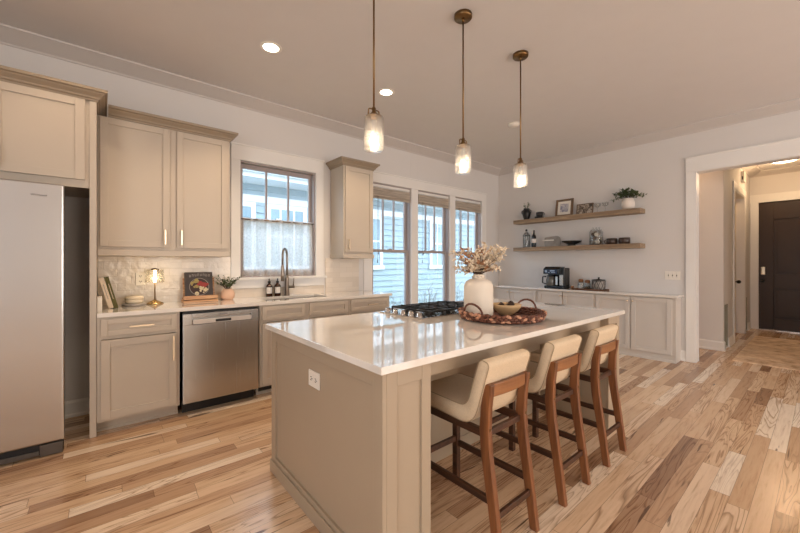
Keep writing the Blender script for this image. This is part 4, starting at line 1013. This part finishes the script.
# floating shelves
for z, lab in ((2.018, 'upper floating driftwood shelf with picture frames on the back wall'), (1.523, 'lower floating driftwood shelf with bottles on the back wall')):
    tag(MB().box(5.752, WX-.001, 1.655, 3.655, z, z+.066).build('floating_shelf', M['shelf'], None, .003, (5.86, 2.65, z)), lab, 'shelf', 'floating shelves on the back wall')
SU, SL, SX = 2.084, 1.589, 5.86
# upper shelf
r = root('urn_vase', 'small black two-handled urn at the left end of the upper shelf', 'vase', (SX, 3.455, SU))
MB().lathe([(0, 0), (.042, 0), (.046, .01), (.066, .08), (.072, .12), (.066, .16), (.05, .175), (.05, .20), (.054, .205), (.046, .205), (.044, .17), (0, .17)], (SX, 3.455, SU), 28).build('body', M['black'], r)
for s in (-1, 1): MB().tube([(SX, 3.455+s*.064, SU+.10), (SX, 3.455+s*.09, SU+.13), (SX, 3.455+s*.09, SU+.165), (SX, 3.455+s*.06, SU+.18), (SX, 3.455+s*.05, SU+.178)], .008, 8).build('handle', M['black'], r)
r = root('twig_bunch', 'few dark leafy twigs in the black urn on the upper shelf', 'plant', (SX, 3.455, SU+.19))
st, lf = MB(), MB(); rr = random.Random(31)
for k in range(7): sprig(st, lf, (SX, 3.455, SU+.175), (SX+rr.uniform(-.04, .04), 3.455+rr.uniform(-.09, .08), SU+rr.uniform(.25, .32)), (0, 0, .02), 7, .028, .016, rr, .0018)
st.build('stems', M['stem'], r); lf.build('leaves', M['leafgreen'], r, recalc=False)
def mug(x, y, z, rad, h, m, lab, group=None, ang=-PI/2, name='mug'):
    r = root(name, lab, 'mug', (x, y, z), group)
    MB().lathe([(0, 0), (rad*.8, 0), (rad*.95, .008), (rad, h*.5), (rad*.97, h), (rad*.9, h), (rad*.9, .012), (0, .012)], (x, y, z), 24).build('cup', m, r)
    pts = []
    for k in range(9):
        a = -PI/2+PI*k/8; o = rad*.95+.036*math.cos(a); pts.append((x+o*math.cos(ang), y+o*math.sin(ang), z+h*.5+h*.32*math.sin(a)))
    MB().tube(pts, .0055, 8).build('handle', m, r)
    return r
r = tag(MB().lathe([(0, 0), (.06, 0), (.072, .006), (.076, .036), (.072, .038), (0, .038)], (SX, 3.21, SU), 24).build('small_black_bowl', M['black'], None, 0, (SX, 3.21, SU)), 'shallow black bowl under the black mug on the upper shelf', 'bowl')
mug(SX, 3.205, SU+.0385, .055, .078, M['black'], 'black mug stacked on the shallow bowl beside the urn')
def picture(y0, y1, h, bord, m_f, m_a, mat_w, tilt, lab, x=5.89):
    yc = (y0+y1)/2; w = y1-y0; r = root('picture_frame', lab, 'picture frame', (x, yc, SU))
    T = Matrix.Translation((x, yc, SU)) @ Matrix.Rotation(tilt, 4, 'Y')
    b = MB(); b.M = T; t = .02
    b.box(0, t, -w/2, -w/2+bord, 0, h).box(0, t, w/2-bord, w/2, 0, h).box(0, t, -w/2+bord, w/2-bord, 0, bord).box(0, t, -w/2+bord, w/2-bord, h-bord, h); b.build('frame', m_f, r, .002)
    b = MB(); b.M = T; b.box(.009, t-.002, -w/2+bord, w/2-bord, bord, h-bord); b.build('mat_board', M['paper'], r)
    b = MB(); b.M = T; q = bord+mat_w; b.box(.0078, .0092, -w/2+q, w/2-q, q*1.05, h-q); b.build('print', m_a, r)
    return r
picture(2.655, 2.945, .30, .036, M['brownframe'], M['art1'], .04, math.radians(9), 'brown wooden frame with a pale abstract print on the upper shelf')
picture(2.345, 2.60, .182, .012, M['brownframe'], M['art2'], .0, math.radians(9), 'small dark-framed monochrome landscape picture on the upper shelf', 5.905)
def goblet(y, lab):
    tag(MB().lathe([(0, 0), (.034, 0), (.034, .003), (.005, .008), (.004, .075), (.02, .09), (.042, .105), (.048, .15), (.0465, .15), (.040, .108), (.018, .094), (0, .09)], (SX, y, SU), 24).build('wine_glass', M['clear'], None, 0, (SX, y, SU), recalc=False), lab, 'glass', 'glasses on the upper shelf')
goblet(2.255, 'left clear stemmed glass next to the small landscape picture'); goblet(2.145, 'right clear stemmed glass, next to the white pot')
r = root('potted_greenery', 'round white pot of spreading greenery at the right end of the upper shelf', 'plant', (SX, 1.84, SU))
MB().lathe([(0, 0), (.055, 0), (.075, .02), (.084, .06), (.082, .11), (.07, .155), (.062, .165), (.055, .165), (.06, .13), (0, .13)], (SX, 1.84, SU), 28).build('pot', M['potwhite'], r)
st, lf = MB(), MB(); rr = random.Random(44)
for k in range(34):
    u = rr.uniform(-.25, .23); sprig(st, lf, (SX, 1.84, SU+.14), (SX-.02+rr.uniform(-.07, .05), 1.83+u, SU+.215+.035*math.sin(u*14+1)+rr.uniform(-.035, .06)), (0, 0, .05), 12, .046, .024, rr, .002)
st.build('stems', M['stem'], r); lf.build('leaves', M['leafgreen'], r, recalc=False)
# lower shelf
y = 3.455; r = root('wire_bottle', 'tall clear bottle in a black wire cage at the left of the lower shelf', 'bottle', (SX, y, SL))
MB().lathe([(0, .001), (.055, .001), (.057, .01), (.057, .21), (.04, .25), (.018, .27), (.018, .30), (.015, .30), (.015, .27), (.038, .248), (.054, .21), (.054, .012), (0, .01)], (SX, y, SL), 24).build('bottle', M['clear'], r, recalc=False)
b = MB()
for k in range(8):
    a = 2*PI*k/8; b.tube([(SX+.06*math.cos(a), y+.06*math.sin(a), SL+.003), (SX+.06*math.cos(a+.4), y+.06*math.sin(a+.4), SL+.11), (SX+.06*math.cos(a), y+.06*math.sin(a), SL+.215), (SX+.022*math.cos(a), y+.022*math.sin(a), SL+.275)], .0028, 6)
for z in (.004, .215): b.tube([(SX+.06*math.cos(2*PI*k/20), y+.06*math.sin(2*PI*k/20), SL+z) for k in range(20)], .0035, 6, closed=True)
b.build('wire_cage', M['black'], r); MB().lathe([(.016, .295), (.02, .30), (.018, .325), (0, .332)], (SX, y, SL), 14).build('stopper', M['black'], r)
y = 3.31; r = root('wine_bottle', 'dark wine bottle with white label on the lower shelf', 'bottle', (SX, y, SL))
MB().lathe([(0, 0), (.036, 0), (.038, .006), (.038, .185), (.03, .21), (.016, .228), (.014, .29), (.016, .292), (.016, .302), (0, .302)], (SX, y, SL), 24).build('bottle', M['blackgloss'], r)
MB().lathe([(.0385, .075), (.0385, .15)], (SX, y, SL), 24).build('paper_label', M['redlabel'], r, recalc=False)
r = root('serving_board', 'oval grey marble board with a pale handle leaning on the lower shelf wall', 'board', (5.90, 3.0, SL))
T = Matrix.Translation((5.90, 3.0, SL+.001)) @ Matrix.Rotation(math.radians(12), 4, 'Y')
b = MB(); b.M = T; b.prism(rounded([(-.155, 0), (.13, 0), (.155, .17), (-.12, .19)], [.07, .03, .03, .07], 6), 'x', 0, .014); b.build('slab', M['marble'], r, .002)
b = MB(); b.M = T; b.box(-.0065, -.0005, -.02, .185, .105, .125); b.build('pale_band', M['paper'], r)
tag(MB().lathe([(0, 0), (.06, 0), (.062, .012), (.05, .02), (.09, .04), (.142, .068), (.15, .08), (.143, .08), (.09, .05), (0, .04)], (SX, 2.65, SL), 36).build('pedestal_bowl', M['black'], None, 0, (SX, 2.65, SL)), 'low black pedestal bowl in the middle of the lower shelf', 'bowl')
y = 2.275; r = root('glass_canister', 'tall clear glass canister of decorative balls on the lower shelf', 'jar', (SX, y, SL))
MB().lathe([(0, .0), (.092, .0), (.095, .006), (.095, .20), (.08, .222), (.074, .225), (.074, .222), (.091, .198), (.091, .008), (0, .006)], (SX, y, SL), 28).build('jar', M['clear'], r, recalc=False)
b = MB().lathe([(.08, .226), (.08, .236), (.02, .245), (0, .245)], (SX, y, SL), 24)
for s in (-.045, 0, .045): b.ball((SX, y+s, SL+.262), .014, 10).tube([(SX, y+s, SL+.238), (SX, y+s, SL+.258)], .004, 6)
b.build('lid', M['clear'], r, recalc=False)
bs = []
for k, (dx, dy, dz, s, mm) in enumerate(((-.045, -.035, 0, .034, 'ballwhite'), (-.04, .04, 0, .034, 'ballgrey'), (.04, -.03, 0, .034, 'balldark'), (.04, .04, 0, .034, 'ballwhite'), (-.05, .0, .062, .032, 'balldark'), (.0, -.05, .066, .032, 'ballgrey'), (.045, .01, .064, .032, 'ballwhite'), (-.01, .05, .066, .032, 'ballgrey'), (-.045, -.02, .122, .03, 'ballwhite'), (-.01, .04, .126, .03, 'balldark'), (.04, -.02, .122, .03, 'ballgrey'), (-.02, 0, .158, .024, 'balldark'))):
    c = (SX+dx, y+dy, SL+.0075+s+dz)
    nm = {'ballwhite': 'white', 'ballgrey': 'grey', 'balldark': 'brown'}[mm]
    tag(MB().ball(c, s, 14).build('decorative_ball', M[mm], None, 0, c), 'small %s decorative ball inside the glass canister on the lower shelf' % nm, 'ball', 'decorative %s balls in the canister' % nm)
mug(SX-.02, 2.045, SL, .072, .088, M['brownceramic'], 'left dark brown mug on the lower shelf beside the canister', 'dark mugs on the lower shelf', PI/2)
mug(SX-.02, 1.88, SL, .075, .09, M['brownceramic'], 'right dark brown mug at the end of the lower shelf', 'dark mugs on the lower shelf', 0)

# coffee corner on the low counter
z0 = BT; r = root('coffee_maker', 'black dual coffee maker with glass carafe on the low counter', 'coffee maker', (5.83, 2.9, z0))
MB().box(5.74, 5.95, 2.715, 3.06, z0, z0+.045).box(5.86, 5.95, 2.72, 3.055, z0+.045, z0+.345).box(5.74, 5.86, 2.715, 2.80, z0+.045, z0+.345).build('body', M['blackgloss'], r, .012, seg=3)
hd = MB().prism([(5.735, z0+.24), (5.95, z0+.24), (5.95, z0+.362), (5.80, z0+.362), (5.735, z0+.325)], 'y', 2.80, 3.07).build('brew_head', M['blackgloss'], r, .006)
MB().box(5.731, 5.7355, 2.83, 3.05, z0+.25, z0+.315).build('display', M['screen'], hd)
MB().box(5.7295, 5.7315, 3.0, 3.04, z0+.268, z0+.305).box(5.7295, 5.7315, 2.955, 2.985, z0+.262, z0+.27).box(5.7295, 5.7315, 2.86, 2.93, z0+.262, z0+.272).box(5.7295, 5.7315, 2.87, 2.95, z0+.285, z0+.305).build('buttons', M['blue'], hd)
cf = MB().lathe([(0, .046), (.068, .046), (.074, .06), (.074, .14), (.06, .19), (.055, .205), (0, .205)], (5.79, 2.965, z0), 26).build('carafe', M['coffee'], r)
MB().tube([(5.77, 3.035, z0+.195), (5.76, 3.09, z0+.19), (5.76, 3.095, z0+.09), (5.775, 3.04, z0+.07)], .011, 8).lathe([(.06, .2), (.058, .222), (0, .226)], (5.79, 2.965, z0), 20).build('carafe_handle', M['blackgloss'], cf)
MB().box(5.742, 5.745, 2.825, 2.86, z0+.06, z0+.2).box(5.734, 5.7395, 2.73, 2.79, z0+.06, z0+.23).build('steel_strip', M['chrome'], r)
r = tag(MB().lathe([(0, 0), (.026, 0), (.028, .004), (.022, .03), (.026, .055), (.022, .055), (.018, .03), (0, .01)], (5.80, 2.615, z0), 16).build('votive_holder', M['cork'], None, 0, (5.80, 2.615, z0)), 'tiny brown votive cup between the coffee maker and wooden tray', 'cup')
r = tag(MB().box(5.735, 5.935, 2.115, 2.555, z0, z0+.008).box(5.735, 5.745, 2.115, 2.555, z0+.008, z0+.026).box(5.925, 5.935, 2.115, 2.555, z0+.008, z0+.026).box(5.745, 5.925, 2.115, 2.125, z0+.008, z0+.026).box(5.745, 5.925, 2.545, 2.555, z0+.008, z0+.026).build('serving_tray', M['traywood'], None, .002, (5.83, 2.33, z0)), 'dark wooden tray holding jars right of the coffee maker', 'tray')
for yy, hh, mm, lab in ((2.485, .115, 'sugar', 'cork-lidded glass jar of white sugar on the wooden tray'), (2.385, .105, 'balldark', 'cork-lidded glass jar with brown contents on the wooden tray')):
    r = root('storage_jar', lab, 'jar', (5.82, yy, z0+.0085))
    MB().lathe([(0, 0), (.043, 0), (.045, .005), (.045, hh-.02), (.036, hh), (.033, hh), (.041, hh-.022), (.041, .008), (0, .006)], (5.82, yy, z0+.0085), 22).build('jar', M['clear'], r, recalc=False)
    MB().lathe([(0, .007), (.0395, .008), (.0395, hh*.5), (0, hh*.55)], (5.82, yy, z0+.0085), 18).build('contents', M[mm], r)
    MB().lathe([(.034, hh+.0005), (.037, hh+.008), (.037, hh+.03), (.03, hh+.045), (0, hh+.05)], (5.82, yy, z0+.0085), 18).build('cork_lid', M['cork'], r)
yy = 2.225; r = root('wire_basket_jar', 'white lidded jar in a black lattice wire holder on the wooden tray', 'jar', (5.83, yy, z0+.0085))
MB().lathe([(0, 0), (.078, 0), (.082, .01), (.088, .14), (.084, .15), (0, .152)], (5.83, yy, z0+.0085), 28).build('jar', M['marble'], r)
b = MB()
for k in range(10):
    for s in (-1, 1):
        a = 2*PI*k/10; b.tube([(5.83+(.084+.008*t)*math.cos(a+s*t*.63), yy+(.084+.008*t)*math.sin(a+s*t*.63), z0+.012+.14*t) for t in (0, .25, .5, .75, 1)], .003, 6)
for zz, rad in ((.012, .086), (.152, .093)): b.tube([(5.83+rad*math.cos(2*PI*k/24), yy+rad*math.sin(2*PI*k/24), z0+zz) for k in range(24)], .004, 6, closed=True)
b.build('wire_lattice', M['black'], r)
MB().lathe([(.09, .1525), (.09, .162), (.015, .17), (.012, .185), (.016, .195), (0, .2)], (5.83, yy, z0+.0085), 24).build('lid', M['black'], r)

# ------------------------------------------------------------ hall
tag(MB().box(6.48, 8.95, -.75, .80, 0, .012).build('area_rug', M['rug'], None, .003, (7.7, 0, 0)), 'faded beige and brown patterned rug on the hallway floor', 'rug')
def grille(x0, x1, zt, lab):
    r = root('wall_vent', lab, 'vent', ((x0+x1)/2, 1.09, .02), 'low hall wall vents')
    b = MB().box(x0+.002, x1-.002, 1.075, 1.099, .022, zt-.002).build('recess_box', M['black'], r)
    b = MB().box(x0+.002, x0+.03, 1.055, 1.074, .022, zt-.002).box(x1-.03, x1-.002, 1.055, 1.074, .022, zt-.002).box(x0+.03, x1-.03, 1.055, 1.074, zt-.03, zt-.002)
    z = .03
    while z < zt-.04: b.box(x0+.03, x1-.03, 1.058, 1.072, z, z+.012); z += .026
    b.build('louvres', M['vent'], r)
    MB().box(x1-.012, x1-.001, .972, 1.05, .022, zt-.002).build('side_lining', M['vent'], r)
grille(7.15, 7.47, .68, 'low recessed grey vent near the corner of the hall wall')
grille(9.36, 9.58, .65, 'low recessed grey vent in the hall wall next to the dark front door')
r = root('door_chime', 'white door chime box high on the hall wall', 'chime', (8.85, .969, 2.86))
MB().box(8.76, 8.94, .925, .969, 2.76, 2.95).build('case', M['white'], r, .004)
MB().box(8.757, 8.7605, .94, .955, 2.80, 2.86).build('speaker_slot', M['dark'], r)
r = root('hall_ceiling_light', 'flat round lit ceiling light in the hallway above the rug', 'ceiling light', (9.0, .45, CZ))
MB().lathe([(0, -.04), (.15, -.04), (.165, -.03), (.165, 0), (0, 0)], (9.0, .45, CZ), 32).build('housing', M['white'], r)
MB().lathe([(0, -.046), (.135, -.046), (.148, -.0405), (0, -.0405)], (9.0, .45, CZ), 28).build('lens', M['hallled'], r)
l = bpy.data.lights.new('hall_light', 'POINT'); l.energy = 20; l.color = (1, .66, .36); l.shadow_soft_size = .1
o = bpy.data.objects.new('hall_light', l); COL.objects.link(o); o.parent = r; o.location = (0, 0, -.22)
l = bpy.data.lights.new('passage_fill_light', 'POINT'); l.energy = 13; l.color = (1, .62, .34); l.shadow_soft_size = .1  # unseen warm fill added to tint the passage, no fixture
o = bpy.data.objects.new('passage_fill_light', l); COL.objects.link(o); o.location = (6.55, 1.9, 2.9)
